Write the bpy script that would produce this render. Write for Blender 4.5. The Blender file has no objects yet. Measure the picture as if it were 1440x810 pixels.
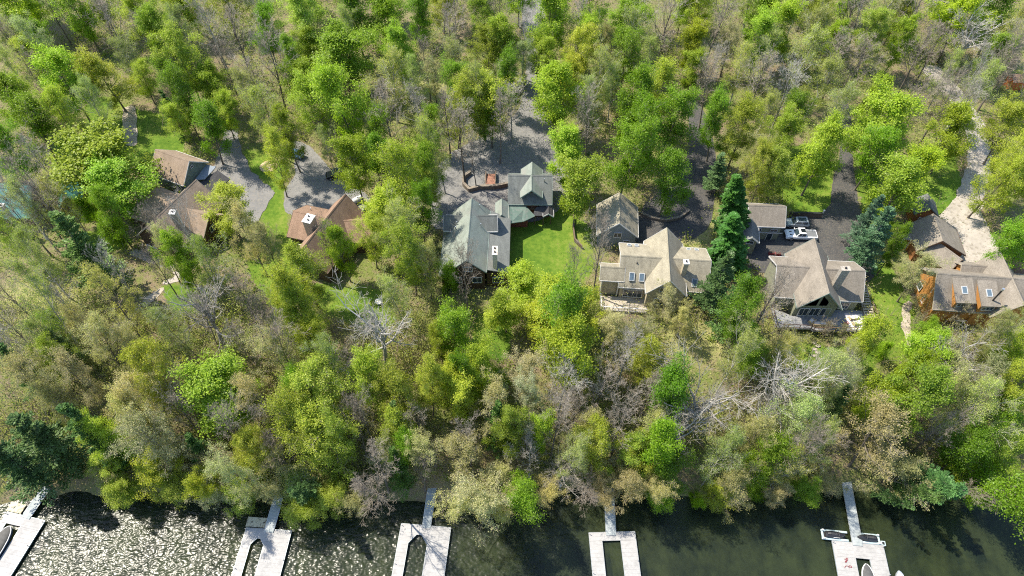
import bpy, math, random
import numpy as np
from mathutils import Vector, Matrix

random.seed(7)
C = bpy.context.scene.collection
R = math.radians

# ------------------------------------------------------------------ camera
PITCH = R(52.6); FPX = 973.0; CAMZ = 108.0
SP, CP = math.sin(PITCH), math.cos(PITCH)
cd = bpy.data.cameras.new("camera"); cam = bpy.data.objects.new("camera", cd); C.objects.link(cam)
cam.location = (0, 0, CAMZ); cam.rotation_euler = (R(90) - PITCH, 0, 0)
cd.sensor_width = 36.0; cd.lens = FPX / 1440 * 36.0; cd.clip_start = 1.0; cd.clip_end = 8000.0
bpy.context.scene.camera = cam

# ------------------------------------------------------------------ terrain
G = 9.0
def shore(x):
    return 41.2 + 1.3*np.sin(x*0.11+0.7) + 0.8*np.sin(x*0.27+2.0) + 0.35*np.sin(x*0.7)
def terrain(x, y):
    x = np.asarray(x, float); y = np.asarray(y, float)
    d = y - shore(x)
    t = np.clip((d-1.5)/27.0, 0, 1)
    z = np.where(d < 0, np.maximum(-3.2, 0.16*d - 0.1), np.minimum(d/1.5, 1.0)*0.9 - 0.1)
    z = z + np.sin(t*math.pi/2)*(G-0.8)
    bump = 0.22*np.sin(x*0.31+1.1*np.sin(y*0.17))*np.sin(y*0.27+0.4) + 0.1*np.sin(x*0.9+y*0.5)
    flat = np.clip(1-np.abs(d-45)/22, 0, 1)
    z = z + np.where(d > 1, bump*(1-flat*0.9), 0)
    z = z + np.clip(y-108, 0, None)*0.045
    return z
def tz(x, y): return float(terrain(x, y))
def ray(px, py):
    u = (px-720)/FPX; v = (py-405)/FPX
    return (u, CP - v*SP, -SP - v*CP)
def at(px, py, h=0.0):
    """ground point (plus h metres) seen in the given direction"""
    d = ray(px, py); z = G
    for _ in range(25):
        t = (z+h-CAMZ)/d[2]; x, y = d[0]*t, d[1]*t
        z = 0.6*tz(x, y) + 0.4*z
    return Vector((x, y, z+h))
def atz(px, py, z):
    d = ray(px, py); t = (z-CAMZ)/d[2]
    return Vector((d[0]*t, d[1]*t, z))
def depth_of(p): return p[1]*CP - (p[2]-CAMZ)*SP
def to_px(p):
    zz = p[2]-CAMZ; f = p[1]*CP - zz*SP; up = p[1]*SP + zz*CP
    return 720+FPX*p[0]/f, 405-FPX*up/f

# ------------------------------------------------------------------ materials
MATS = {}
def nodemat(name):
    m = bpy.data.materials.new(name); m.use_nodes = True
    nt = m.node_tree; nt.nodes.clear()
    out = nt.nodes.new("ShaderNodeOutputMaterial")
    return m, nt, out
def N(nt, t, **kw):
    n = nt.nodes.new(t)
    for k, v in kw.items():
        if k in n.inputs.keys() if isinstance(k, str) else False: n.inputs[k].default_value = v
        else: setattr(n, k, v)
    return n
def ramp(nt, fac, stops):
    r = nt.nodes.new("ShaderNodeValToRGB")
    e = r.color_ramp.elements
    while len(e) > 1: e.remove(e[-1])
    e[0].position = stops[0][0]; e[0].color = (*stops[0][1], 1)
    for p, c in stops[1:]:
        q = e.new(p); q.color = (*c, 1)
    nt.links.new(fac, r.inputs[0]); return r.outputs[0]
def noise(nt, scale, detail=4, rough=0.6, vec=None, sx=None):
    n = nt.nodes.new("ShaderNodeTexNoise"); n.inputs["Scale"].default_value = scale
    n.inputs["Detail"].default_value = detail; n.inputs["Roughness"].default_value = rough
    tc = nt.nodes.new("ShaderNodeTexCoord"); src = tc.outputs["Object"] if vec is None else vec
    if sx:
        mp = nt.nodes.new("ShaderNodeMapping"); mp.inputs["Scale"].default_value = sx
        nt.links.new(src, mp.inputs[0]); src = mp.outputs[0]
    nt.links.new(src, n.inputs["Vector"]); return n.outputs["Fac"]
def mixc(nt, fac, a, b, mode='MIX'):
    m = nt.nodes.new("ShaderNodeMix"); m.data_type = 'RGBA'; m.blend_type = mode
    if isinstance(fac, (int, float)): m.inputs[0].default_value = fac
    else: nt.links.new(fac, m.inputs[0])
    for i, s in ((6, a), (7, b)):
        if isinstance(s, tuple): m.inputs[i].default_value = (*s, 1)
        else: nt.links.new(s, m.inputs[i])
    return m.outputs[2]
def bsdf(nt, out, col, rough=0.8, metal=0.0, bump=None, bstr=0.3, bdist=0.05, spec=0.5, rin=None):
    b = nt.nodes.new("ShaderNodeBsdfPrincipled")
    if isinstance(col, tuple): b.inputs["Base Color"].default_value = (*col, 1)
    else: nt.links.new(col, b.inputs["Base Color"])
    b.inputs["Roughness"].default_value = rough; b.inputs["Metallic"].default_value = metal
    b.inputs["Specular IOR Level"].default_value = spec
    if bump is not None:
        bn = nt.nodes.new("ShaderNodeBump"); bn.inputs["Strength"].default_value = bstr
        bn.inputs["Distance"].default_value = bdist
        nt.links.new(bump, bn.inputs["Height"]); nt.links.new(bn.outputs[0], b.inputs["Normal"])
    nt.links.new(b.outputs[0], out.inputs[0]); return b
def mottled(name, c1, c2, scale=2.0, rough=0.8, c3=None, fine=9.0, metal=0.0, sx=None, spec=0.4, bstr=0.25):
    if name in MATS: return MATS[name]
    m, nt, out = nodemat(name)
    n1 = noise(nt, scale, 5, 0.65, sx=sx); n2 = noise(nt, fine, 3, 0.7)
    col = ramp(nt, n1, [(0.3, c1), (0.7, c2)])
    if c3:
        col = mixc(nt, ramp(nt, n2, [(0.5, (0, 0, 0)), (0.68, (1, 1, 1))]), col, c3)
    else:
        f = ramp(nt, n2, [(0.3, (0.78,)*3), (0.7, (1.12,)*3)])
        col = mixc(nt, 1.0, col, f, 'MULTIPLY')
    bsdf(nt, out, col, rough, metal, bump=n2, bstr=bstr, spec=spec)
    MATS[name] = m; return m
def shingle(name, c1, c2, moss=None, mf=0.5):
    if name in MATS: return MATS[name]
    m, nt, out = nodemat(name)
    tab = noise(nt, 5.5, 2, 0.8, sx=(1, 1, 2.2)); big = noise(nt, 0.35, 4, 0.6); streak = noise(nt, 1.2, 4, 0.6, sx=(1, 0.35, 0.35))
    col = ramp(nt, tab, [(0.32, c1), (0.68, c2)])
    col = mixc(nt, 1.0, col, ramp(nt, streak, [(0.3, (0.8,)*3), (0.7, (1.15,)*3)]), 'MULTIPLY')
    if moss: col = mixc(nt, ramp(nt, big, [(mf, (0, 0, 0)), (mf+0.18, (0.8,)*3)]), col, moss)
    bsdf(nt, out, col, 0.9, bump=tab, bstr=0.5, bdist=0.03, spec=0.25)
    MATS[name] = m; return m
def siding(name, c, step=0.18, vertical=False):
    if name in MATS: return MATS[name]
    m, nt, out = nodemat(name)
    tc = nt.nodes.new("ShaderNodeTexCoord")
    w = nt.nodes.new("ShaderNodeTexWave"); w.bands_direction = 'X' if vertical else 'Z'
    w.wave_profile = 'SAW'; w.inputs["Scale"].default_value = 0.314/step*1.0
    nt.links.new(tc.outputs["Object"], w.inputs["Vector"])
    n1 = noise(nt, 1.3, 4, 0.6)
    col = ramp(nt, n1, [(0.3, tuple(x*0.82 for x in c)), (0.7, tuple(x*1.12 for x in c))])
    col = mixc(nt, ramp(nt, w.outputs["Fac"], [(0.86, (0, 0, 0)), (0.97, (0.5,)*3)]), col, tuple(x*0.5 for x in c))
    bsdf(nt, out, col, 0.75, bump=w.outputs["Fac"], bstr=0.3, spec=0.3)
    MATS[name] = m; return m
def planks(name, c1, c2, width=0.14, axis='X', rough=0.7):
    if name in MATS: return MATS[name]
    m, nt, out = nodemat(name)
    tc = nt.nodes.new("ShaderNodeTexCoord")
    w = nt.nodes.new("ShaderNodeTexWave"); w.bands_direction = axis; w.wave_profile = 'SAW'
    w.inputs["Scale"].default_value = 0.314/width
    nt.links.new(tc.outputs["Object"], w.inputs["Vector"])
    n1 = noise(nt, 1.0, 5, 0.65); n2 = noise(nt, 12, 3, 0.6)
    col = ramp(nt, n1, [(0.32, c1), (0.68, c2)])
    col = mixc(nt, 1.0, col, ramp(nt, n2, [(0.3, (0.86,)*3), (0.7, (1.1,)*3)]), 'MULTIPLY')
    col = mixc(nt, ramp(nt, w.outputs["Fac"], [(0.9, (0, 0, 0)), (0.97, (0.38,)*3)]), col, tuple(x*0.35 for x in c1))
    bsdf(nt, out, col, rough, bump=n2, bstr=0.15, spec=0.3)
    MATS[name] = m; return m
def plain(name, c, rough=0.5, metal=0.0, spec=0.5):
    if name in MATS: return MATS[name]
    m, nt, out = nodemat(name)
    n1 = noise(nt, 3.0, 4, 0.6)
    col = ramp(nt, n1, [(0.3, tuple(x*0.88 for x in c)), (0.7, tuple(min(1, x*1.08) for x in c))])
    bsdf(nt, out, col, rough, metal, spec=spec)
    MATS[name] = m; return m

M_TRIM = plain("white_trim_paint", (0.56, 0.55, 0.53), 0.55)
M_GLASS = plain("window_glass", (0.03, 0.045, 0.055), 0.06, spec=0.8)
M_DARKMETAL = plain("dark_metal", (0.03, 0.03, 0.032), 0.45, 0.3)
M_SILVER = plain("galvanised_metal", (0.55, 0.56, 0.57), 0.35, 0.8)
M_RUBBER = plain("tyre_rubber", (0.018, 0.018, 0.018), 0.85)
M_STONE = mottled("chimney_stone", (0.24, 0.21, 0.17), (0.42, 0.38, 0.32), 3.0, c3=(0.15, 0.13, 0.11), fine=5)

# ------------------------------------------------------------------ mesh helper
class MB:
    def __init__(s): s.v = []; s.f = []
    def add(s, vs, fs):
        o = len(s.v); s.v += [tuple(p) for p in vs]; s.f += [tuple(i+o for i in f) for f in fs]; return s
    def box(s, c, size, rot=0.0, taper=1.0):
        hx, hy, hz = size[0]/2, size[1]/2, size[2]/2; cr, sr = math.cos(rot), math.sin(rot)
        vs = []
        for z, k in ((-hz, 1), (hz, taper)):
            for x, y in ((-hx, -hy), (hx, -hy), (hx, hy), (-hx, hy)):
                x *= k; y *= k
                vs.append((c[0]+x*cr-y*sr, c[1]+x*sr+y*cr, c[2]+z))
        return s.add(vs, [(3, 2, 1, 0), (4, 5, 6, 7), (0, 1, 5, 4), (1, 2, 6, 5), (2, 3, 7, 6), (3, 0, 4, 7)])
    def prism(s, poly, z0, z1):
        n = len(poly)
        a = sum(poly[i][0]*poly[(i+1) % n][1]-poly[(i+1) % n][0]*poly[i][1] for i in range(n))
        if a < 0: poly = poly[::-1]
        vs = [(p[0], p[1], z0) for p in poly] + [(p[0], p[1], z1) for p in poly]
        fs = [tuple(range(n-1, -1, -1)), tuple(range(n, 2*n))] + [(i, (i+1) % n, n+(i+1) % n, n+i) for i in range(n)]
        return s.add(vs, fs)
    def slab(s, pts, t):
        """thick plate: pts seen from above counter-clockwise, t metres thick downwards"""
        n = len(pts)
        vs = [tuple(p) for p in pts] + [(p[0], p[1], p[2]-t) for p in pts]
        fs = [tuple(range(n)), tuple(range(2*n-1, n-1, -1))] + [(i, n+i, n+(i+1) % n, (i+1) % n) for i in range(n)]
        return s.add(vs, fs)
    def tube(s, p0, p1, r0, r1=None, n=8, caps=True):
        r1 = r0 if r1 is None else r1
        p0, p1 = Vector(p0), Vector(p1); d = (p1-p0).normalized()
        a = d.orthogonal().normalized(); b = d.cross(a)
        vs = []
        for p, r in ((p0, r0), (p1, r1)):
            for i in range(n):
                t = 2*math.pi*i/n; vs.append(p + a*(r*math.cos(t)) + b*(r*math.sin(t)))
        fs = [(i, (i+1) % n, n+(i+1) % n, n+i) for i in range(n)]
        if caps: fs += [tuple(range(n-1, -1, -1)), tuple(range(n, 2*n))]
        return s.add(vs, fs)
    def loft(s, rings, cap=True):
        n = len(rings[0]); o = len(s.v)
        for r in rings: s.v += [tuple(p) for p in r]
        for k in range(len(rings)-1):
            for i in range(n):
                a, b = o+k*n+i, o+k*n+(i+1) % n
                s.f.append((a, b, b+n, a+n))
        if cap:
            s.f.append(tuple(o+i for i in range(n-1, -1, -1))); s.f.append(tuple(o+(len(rings)-1)*n+i for i in range(n)))
        return s
    def build(s, name, mat, parent=None, inv=None, smooth=False, bevel=0.0):
        me = bpy.data.meshes.new(name)
        vs = s.v
        if inv is None and parent is not None and "_m" in INV.get(parent.name, {}): inv = INV[parent.name]["_m"]
        if inv is not None: vs = [tuple(inv @ Vector(p)) for p in vs]
        me.from_pydata(vs, [], s.f); me.update()
        me.materials.append(mat)
        if smooth: me.polygons.foreach_set("use_smooth", [True]*len(me.polygons))
        ob = bpy.data.objects.new(name, me); C.objects.link(ob)
        if parent is not None:
            ob.parent = parent
            if inv is not None: INV[ob.name] = {"_m": inv}
        if bevel:
            mod = ob.modifiers.new("bevel", 'BEVEL'); mod.width = bevel; mod.segments = 2; mod.limit_method = 'ANGLE'
        return ob
INV = {}
def tag(o, label, cat=None, group=None, kind=None):
    if label: o["label"] = label
    if cat: o["category"] = cat
    if group: o["group"] = group
    if kind: o["kind"] = kind
    return o
def thing(name, label, cat, loc, rotz=0.0, group=None):
    o = bpy.data.objects.new(name, None); C.objects.link(o)
    o.location = loc; o.rotation_euler = (0, 0, rotz); o.empty_display_size = 0.3
    INV[o.name] = {"_m": (Matrix.Translation(Vector(loc)) @ Matrix.Rotation(rotz, 4, 'Z')).inverted()}
    return tag(o, label, cat, group)
def local_thing(name, label, cat, loc, rotz=0.0, group=None):
    """as thing(), but its parts are written in its own coordinates"""
    o = thing(name, label, cat, loc, rotz, group); INV[o.name] = {"_m": Matrix.Identity(4)}; return o
def copy_thing(root, loc, rotz=None, label=None, scale=None):
    r = root.copy(); C.objects.link(r); r.location = loc
    if rotz is not None: r.rotation_euler = (0, 0, rotz)
    if scale is not None: r.scale = scale
    if label: r["label"] = label
    for ch in list(root.children):
        c = ch.copy(); C.objects.link(c); c.parent = r
        for g in list(ch.children):
            d = g.copy(); C.objects.link(d); d.parent = c
    return r
# ------------------------------------------------------------------ masks for lawns, paths and drives
def inpoly(X, Y, poly):
    ins = np.zeros(X.shape, bool); n = len(poly)
    for i in range(n):
        x0, y0 = poly[i][0], poly[i][1]; x1, y1 = poly[(i+1) % n][0], poly[(i+1) % n][1]
        if y0 == y1: continue
        c = ((Y < y0) != (Y < y1)) & (X < (x1-x0)*(Y-y0)/(y1-y0)+x0)
        ins ^= c
    return ins
def gp(pts): return [at(*p) for p in pts]
LAWNS = [gp(q) for q in (
    [(118,150),(140,135),(185,150),(235,165),(262,180),(258,222),(205,238),(150,225),(120,190)],
    [(338,205),(372,212),(412,235),(398,262),(403,300),(415,340),(420,372),(385,345),(362,300),(384,270),(352,238)],
    [(716,300),(790,292),(838,322),(836,380),(800,420),(712,425),(716,375)],
    [(664,442),(700,436),(722,470),(716,512),(668,500)],
    [(1085,205),(1165,205),(1172,250),(1166,306),(1110,300),(1088,260)],
    [(1197,175),(1215,240),(1262,330),(1240,335),(1216,320),(1204,255)],
    [(1218,372),(1240,360),(1282,420),(1292,478),(1262,515),(1225,500),(1236,470),(1222,415)],
    [(1400,335),(1445,345),(1445,400),(1412,365)],
    [(430,398),(545,408),(560,455),(520,470),(455,440)],
    [(1245,235),(1345,215),(1362,285),(1325,320),(1285,290)],
    [(340,330),(420,360),(430,420),(395,440),(350,390)],
    [(100,330),(180,318),(190,345),(140,360)],
    [(1090,480),(1240,490),(1230,530),(1100,520)],
    [(225,395),(300,405),(290,440),(240,440)],
    [(70,200),(130,210),(110,255),(70,240)],
)]
DRY = [gp(q) for q in (
    [(903,318),(1000,312),(1003,352),(975,352),(950,345),(905,345)],
    [(925,455),(1075,462),(1078,505),(925,500)],
    [(560,60),(640,90),(640,190),(590,150)],
    [(1262,420),(1290,430),(1292,485),(1265,490)],
    [(0,395),(120,410),(110,450),(0,470)],
)]
SOIL = [gp(q) for q in (
    [(860,530),(900,520),(945,600),(935,660),(880,640)],
    [(565,610),(640,620),(650,690),(590,690)],
    [(670,600),(740,610),(740,690),(680,680)],
    [(340,500),(395,510),(390,640),(345,600)],
    [(135,465),(215,408),(232,418),(150,488)],
    [(60,650),(150,640),(130,690),(70,690)],
)]
def box_blur(a, k):
    for _ in range(2):
        for ax in (0, 1):
            c = np.cumsum(np.insert(np.pad(a, [(k, k) if i == ax else (0, 0) for i in (0, 1)], mode='edge'), 0, 0, axis=ax), axis=ax)
            a = (np.take(c, range(2*k+1, c.shape[ax]), axis=ax) - np.take(c, range(0, c.shape[ax]-2*k-1), axis=ax))/(2*k+1)
    return a

# ------------------------------------------------------------------ ground: one sheet
xs = np.concatenate([np.array([-2600, -1500, -800, -450, -300, -220]), np.arange(-165, 165.1, 0.75), np.array([220, 300, 450, 800, 1500, 2600])])
ys = np.concatenate([np.array([-2500, -1500, -700, -300, -120, -40, 0, 15]), np.arange(24, 215.1, 0.75), np.array([260, 330, 450, 700, 1500, 3000])])
GX, GY = np.meshgrid(xs, ys)
GZ = terrain(GX, np.minimum(GY, 400))
rng = np.random.default_rng(3)
JX = GX + rng.normal(0, 0.5, GX.shape); JY = GY + rng.normal(0, 0.5, GX.shape)
def mask(polys, k=1):
    a = np.zeros(GX.shape)
    for p in polys: a = np.maximum(a, inpoly(JX, JY, p).astype(float))
    return box_blur(a, k)
mL, mD, mS = mask(LAWNS), mask(DRY, 2), mask(SOIL, 2)
me = bpy.data.meshes.new("ground")
nx, ny = len(xs), len(ys)
V = np.stack([GX, GY, GZ], -1).reshape(-1, 3)
I = np.arange(nx*ny).reshape(ny, nx)
F = np.stack([I[:-1, :-1], I[:-1, 1:], I[1:, 1:], I[1:, :-1]], -1).reshape(-1, 4)
def np_mesh(me, V, F):
    k = F.shape[1]
    me.vertices.add(len(V)); me.vertices.foreach_set("co", V.astype(np.float32).ravel())
    me.loops.add(F.size); me.loops.foreach_set("vertex_index", F.astype(np.int32).ravel())
    me.polygons.add(len(F)); me.polygons.foreach_set("loop_start", np.arange(0, F.size, k, dtype=np.int32))
    me.polygons.foreach_set("loop_total", np.full(len(F), k, dtype=np.int32))
    me.update(calc_edges=True)
np_mesh(me, V, F)
me.polygons.foreach_set("use_smooth", [True]*len(F))
at_ = me.color_attributes.new("cover", 'FLOAT_COLOR', 'POINT')
cc = np.ones((nx*ny, 4), np.float32); cc[:, 0] = mL.ravel(); cc[:, 1] = mD.ravel(); cc[:, 2] = mS.ravel()
at_.data.foreach_set("color", cc.ravel())
m, nt, out = nodemat("forest_floor")
at1 = nt.nodes.new("ShaderNodeAttribute"); at1.attribute_name = "cover"
sp = nt.nodes.new("ShaderNodeSeparateColor"); nt.links.new(at1.outputs["Color"], sp.inputs[0])
n1 = noise(nt, 0.12, 5, 0.6); n2 = noise(nt, 1.1, 5, 0.7); n3 = noise(nt, 6.0, 4, 0.8)
litter = ramp(nt, n3, [(0.28, (0.06, 0.045, 0.028)), (0.5, (0.17, 0.13, 0.082)), (0.72, (0.33, 0.275, 0.19))])
mossy = ramp(nt, n3, [(0.3, (0.05, 0.075, 0.014)), (0.7, (0.19, 0.23, 0.05))])
gf = mixc(nt, 0.5, n1, n2)
col = mixc(nt, ramp(nt, gf, [(0.42, (0, 0, 0)), (0.57, (0.9,)*3)]), litter, mossy)
soil = ramp(nt, n3, [(0.3, (0.16, 0.1, 0.06)), (0.7, (0.36, 0.24, 0.15))])
col = mixc(nt, ramp(nt, sp.outputs[2], [(0, (0, 0, 0)), (1, (.55,)*3)]), col, soil)
dry = ramp(nt, n2, [(0.35, (0.3, 0.27, 0.12)), (0.65, (0.2, 0.22, 0.07))])
col = mixc(nt, sp.outputs[1], col, dry)
lawn = ramp(nt, gf, [(0.38, (0.055, 0.115, 0.01)), (0.5, (0.1, 0.165, 0.016)), (0.62, (0.165, 0.2, 0.035))])
lawn = mixc(nt, 1.0, lawn, ramp(nt, n3, [(0.3, (0.75,)*3), (0.7, (1.2,)*3)]), 'MULTIPLY')
lf = N(nt, "ShaderNodeMath", operation='ADD'); nt.links.new(sp.outputs[0], lf.inputs[0]); 
nn = N(nt, "ShaderNodeMath", operation='MULTIPLY_ADD'); nt.links.new(n2, nn.inputs[0]); nn.inputs[1].default_value = 0.9; nn.inputs[2].default_value = -0.45
nt.links.new(nn.outputs[0], lf.inputs[1])
col = mixc(nt, ramp(nt, lf.outputs[0], [(0.42, (0, 0, 0)), (0.58, (1, 1, 1))]), col, lawn)
# silty lake bottom below the waterline
geo = nt.nodes.new("ShaderNodeNewGeometry"); sz = nt.nodes.new("ShaderNodeSeparateXYZ"); nt.links.new(geo.outputs["Position"], sz.inputs[0])
mr = nt.nodes.new("ShaderNodeMapRange"); mr.inputs[1].default_value = 0.25; mr.inputs[2].default_value = -0.05
nt.links.new(sz.outputs[2], mr.inputs[0])
silt = ramp(nt, gf, [(0.4, (0.1, 0.08, 0.04)), (0.6, (0.2, 0.17, 0.075))])
col = mixc(nt, mr.outputs[0], col, silt)
bsdf(nt, out, col, 0.95, bump=n3, bstr=0.8, bdist=0.12, spec=0.2)
me.materials.append(m)
go = bpy.data.objects.new("ground", me); C.objects.link(go)
tag(go, "wooded ground with leaf litter, lawns and lake bottom", "ground", kind="structure")

# ------------------------------------------------------------------ lake
m, nt, out = nodemat("lake_water")
tc = nt.nodes.new("ShaderNodeTexCoord")
w1 = noise(nt, 0.8, 2, 0.5, vec=tc.outputs["Object"], sx=(0.85, 1.35, 1)); w2 = noise(nt, 2.1, 0, 0.5, vec=tc.outputs["Object"], sx=(0.9, 1.2, 1))
calm = noise(nt, 0.035, 3, 0.5, vec=tc.outputs["Object"])
sx_ = nt.nodes.new("ShaderNodeSeparateXYZ"); nt.links.new(tc.outputs["Object"], sx_.inputs[0])
wind = nt.nodes.new("ShaderNodeMapRange"); wind.inputs[1].default_value = 22; wind.inputs[2].default_value = -30
wind.inputs[3].default_value = 0.17; wind.inputs[4].default_value = 1.0
nt.links.new(sx_.outputs[0], wind.inputs[0])
ad = N(nt, "ShaderNodeMath", operation='MULTIPLY_ADD'); nt.links.new(w2, ad.inputs[0]); ad.inputs[1].default_value = 0.3; nt.links.new(w1, ad.inputs[2])
bn = nt.nodes.new("ShaderNodeBump"); bn.inputs["Distance"].default_value = 0.26; bn.inputs["Strength"].default_value = 1.0
hm = N(nt, "ShaderNodeMath", operation='MULTIPLY'); nt.links.new(ad.outputs[0], hm.inputs[0]); nt.links.new(wind.outputs[0], hm.inputs[1])
nt.links.new(hm.outputs[0], bn.inputs["Height"])
gl = nt.nodes.new("ShaderNodeBsdfGlossy"); gl.inputs["Roughness"].default_value = 0.22; nt.links.new(bn.outputs[0], gl.inputs["Normal"])
gb = nt.nodes.new("ShaderNodeBsdfGlossy"); gb.inputs["Roughness"].default_value = 0.36; nt.links.new(bn.outputs[0], gb.inputs["Normal"])
gm = nt.nodes.new("ShaderNodeMixShader"); gm.inputs[0].default_value = 0.62; nt.links.new(gl.outputs[0], gm.inputs[1]); nt.links.new(gb.outputs[0], gm.inputs[2])
fr = nt.nodes.new("ShaderNodeFresnel"); fr.inputs["IOR"].default_value = 1.33; nt.links.new(bn.outputs[0], fr.inputs["Normal"])
df = nt.nodes.new("ShaderNodeBsdfDiffuse")
weed = noise(nt, 0.16, 4, 0.65, vec=tc.outputs["Object"], sx=(1.3, 0.8, 1)); nt.links.new(ramp(nt, weed, [(0.38, (0.011, 0.019, 0.013)), (0.62, (0.036, 0.05, 0.022))]), df.inputs["Color"])
tr = nt.nodes.new("ShaderNodeBsdfTransparent"); tr.inputs["Color"].default_value = (0.42, 0.5, 0.36, 1)
mx = nt.nodes.new("ShaderNodeMixShader"); mx.inputs[0].default_value = 0.5
nt.links.new(df.outputs[0], mx.inputs[1]); nt.links.new(tr.outputs[0], mx.inputs[2])
m2 = nt.nodes.new("ShaderNodeMixShader"); nt.links.new(fr.outputs[0], m2.inputs[0]); nt.links.new(mx.outputs[0], m2.inputs[1]); nt.links.new(gm.outputs[0], m2.inputs[2])
nt.links.new(m2.outputs[0], out.inputs[0])
mb = MB().add([(-2500, -2400, 0), (2500, -2400, 0), (2500, 52, 0), (-2500, 52, 0)], [(0, 1, 2, 3)])
lake = mb.build("water", m); tag(lake, "dark lake water with sun glints along the shore", "water", kind="structure")

# ------------------------------------------------------------------ drives and paths, draped sheets
DRIVES = []
def smooth_poly(poly, it=2):
    for _ in range(it):
        q = []
        for i in range(len(poly)):
            a, b = poly[i], poly[(i+1) % len(poly)]
            q += [(a[0]*.75+b[0]*.25, a[1]*.75+b[1]*.25), (a[0]*.25+b[0]*.75, a[1]*.25+b[1]*.75)]
        poly = q
    return poly
def strip(center, w):
    P = [at(*p) for p in center]; L, Rr = [], []
    for i, p in enumerate(P):
        a = P[max(0, i-1)]; b = P[min(len(P)-1, i+1)]; d = (b-a); d.z = 0; d.normalize(); n = Vector((-d.y, d.x, 0))
        ww = w[i] if isinstance(w, (list, tuple)) else w
        L.append(p+n*ww/2); Rr.append(p-n*ww/2)
    return [(p.x, p.y) for p in L+Rr[::-1]]
def drape(name, label, poly, mat, lift=0.07, step=0.5, cat="driveway"):
    poly = smooth_poly([(p[0], p[1]) for p in poly])
    poly = [(x+.22*math.sin(y*1.7+x*.6)+.12*math.sin(y*4.1), y+.22*math.sin(x*1.9+1)+.12*math.sin(x*4.7+y)) for x, y in poly]; DRIVES.append(poly)
    x0, x1 = min(p[0] for p in poly), max(p[0] for p in poly); y0, y1 = min(p[1] for p in poly), max(p[1] for p in poly)
    X, Y = np.meshgrid(np.arange(x0-step, x1+step, step), np.arange(y0-step, y1+step, step))
    inside = inpoly(X, Y, poly)
    # pull border points just outside the outline onto it so the edge is smooth
    P = np.array(poly); A = P; B = np.roll(P, -1, 0)
    X2, Y2 = X.copy(), Y.copy(); keep = inside.copy()
    near = np.argwhere(~inside)
    for j, i in near:
        px, py = X[j, i], Y[j, i]
        d = B-A; t = np.clip(((px-A[:, 0])*d[:, 0]+(py-A[:, 1])*d[:, 1])/np.maximum(1e-9, (d**2).sum(1)), 0, 1)
        qx, qy = A[:, 0]+d[:, 0]*t, A[:, 1]+d[:, 1]*t; dist = np.hypot(qx-px, qy-py); k = dist.argmin()
        if dist[k] < step*1.0: X2[j, i], Y2[j, i] = qx[k], qy[k]; keep[j, i] = True
    idx = -np.ones(X.shape, int); idx[keep] = np.arange(keep.sum())
    V = np.stack([X2[keep], Y2[keep], terrain(X2[keep], Y2[keep])+lift], -1)
    q = np.stack([idx[:-1, :-1], idx[:-1, 1:], idx[1:, 1:], idx[1:, :-1]], -1).reshape(-1, 4)
    q = q[(q >= 0).all(1)]
    me = bpy.data.meshes.new(name); np_mesh(me, V, q); me.materials.append(mat)
    o = bpy.data.objects.new(name, me); C.objects.link(o)
    return tag(o, label, cat, kind="structure")
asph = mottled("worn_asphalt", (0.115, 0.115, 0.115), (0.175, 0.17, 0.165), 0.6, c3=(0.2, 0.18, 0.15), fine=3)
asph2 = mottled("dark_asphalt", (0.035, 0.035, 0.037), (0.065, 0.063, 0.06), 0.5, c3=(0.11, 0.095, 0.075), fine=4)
gravel = mottled("grey_gravel", (0.1, 0.1, 0.1), (0.18, 0.175, 0.168), 1.1, c3=(0.23, 0.215, 0.19), fine=7)
concrete = mottled("pale_concrete", (0.27, 0.24, 0.205), (0.37, 0.335, 0.29), 0.5, c3=(0.2, 0.175, 0.14), fine=1.6)
dirt = mottled("packed_dirt", (0.26, 0.21, 0.16), (0.42, 0.36, 0.29), 0.9, c3=(0.2, 0.2, 0.1), fine=3)
drape("driveway", "smooth grey asphalt driveway curving beside the grey gabled garage", gp([(318,165),(331,168),(335,195),(343,220),(352,238),(366,254),(384,265),(387,268),(384,274),(374,292),(362,315),(330,322),(292,300),(286,262),(300,235),(312,205)]), asph)
drape("driveway", "light grey gravel driveway behind the brown house with white chimney", gp([(398,292),(402,262),(420,242),(405,205),(425,195),(455,225),(480,255),(528,280),(535,318),(450,318),(408,305)]), gravel)
drape("driveway", "broad grey gravel driveway behind the green roofed cottage", gp([(606,292),(612,232),(650,205),(705,180),(735,150),(742,95),(735,20),(730,-20),(762,-20),(768,40),(768,100),(772,160),(778,205),(800,235),(795,310),(600,330)]), gravel)
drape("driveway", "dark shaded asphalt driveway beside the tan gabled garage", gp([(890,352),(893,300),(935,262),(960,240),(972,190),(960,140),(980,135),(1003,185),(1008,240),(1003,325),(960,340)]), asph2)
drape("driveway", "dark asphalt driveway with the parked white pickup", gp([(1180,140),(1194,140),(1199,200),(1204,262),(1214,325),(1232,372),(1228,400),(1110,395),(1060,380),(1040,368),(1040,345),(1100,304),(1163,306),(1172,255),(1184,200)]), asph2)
drape("driveway", "pale concrete driveway winding down to the log sided garage", strip([(1305,92),(1325,115),(1352,145),(1368,170),(1378,205),(1376,240),(1366,270),(1362,295)], [4.6]*7+[6]), concrete)
drape("driveway", "broad pale concrete parking apron before the orange walled house", gp([(1348,270),(1374,270),(1384,312),(1410,358),(1402,385),(1350,392),(1335,330),(1315,305),(1335,290)]), concrete, lift=0.085)
drape("driveway", "narrow dirt track through the lawn above the grey gabled garage", strip([(182,150),(182,165),(183,185),(184,205)], 3.0), dirt, cat="track")
drape("path", "worn dirt footpath on the slope below the long brown roofed house", strip([(130,490),(165,462),(200,430),(228,405)], 1.6), dirt, lift=0.06, cat="footpath")
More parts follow.
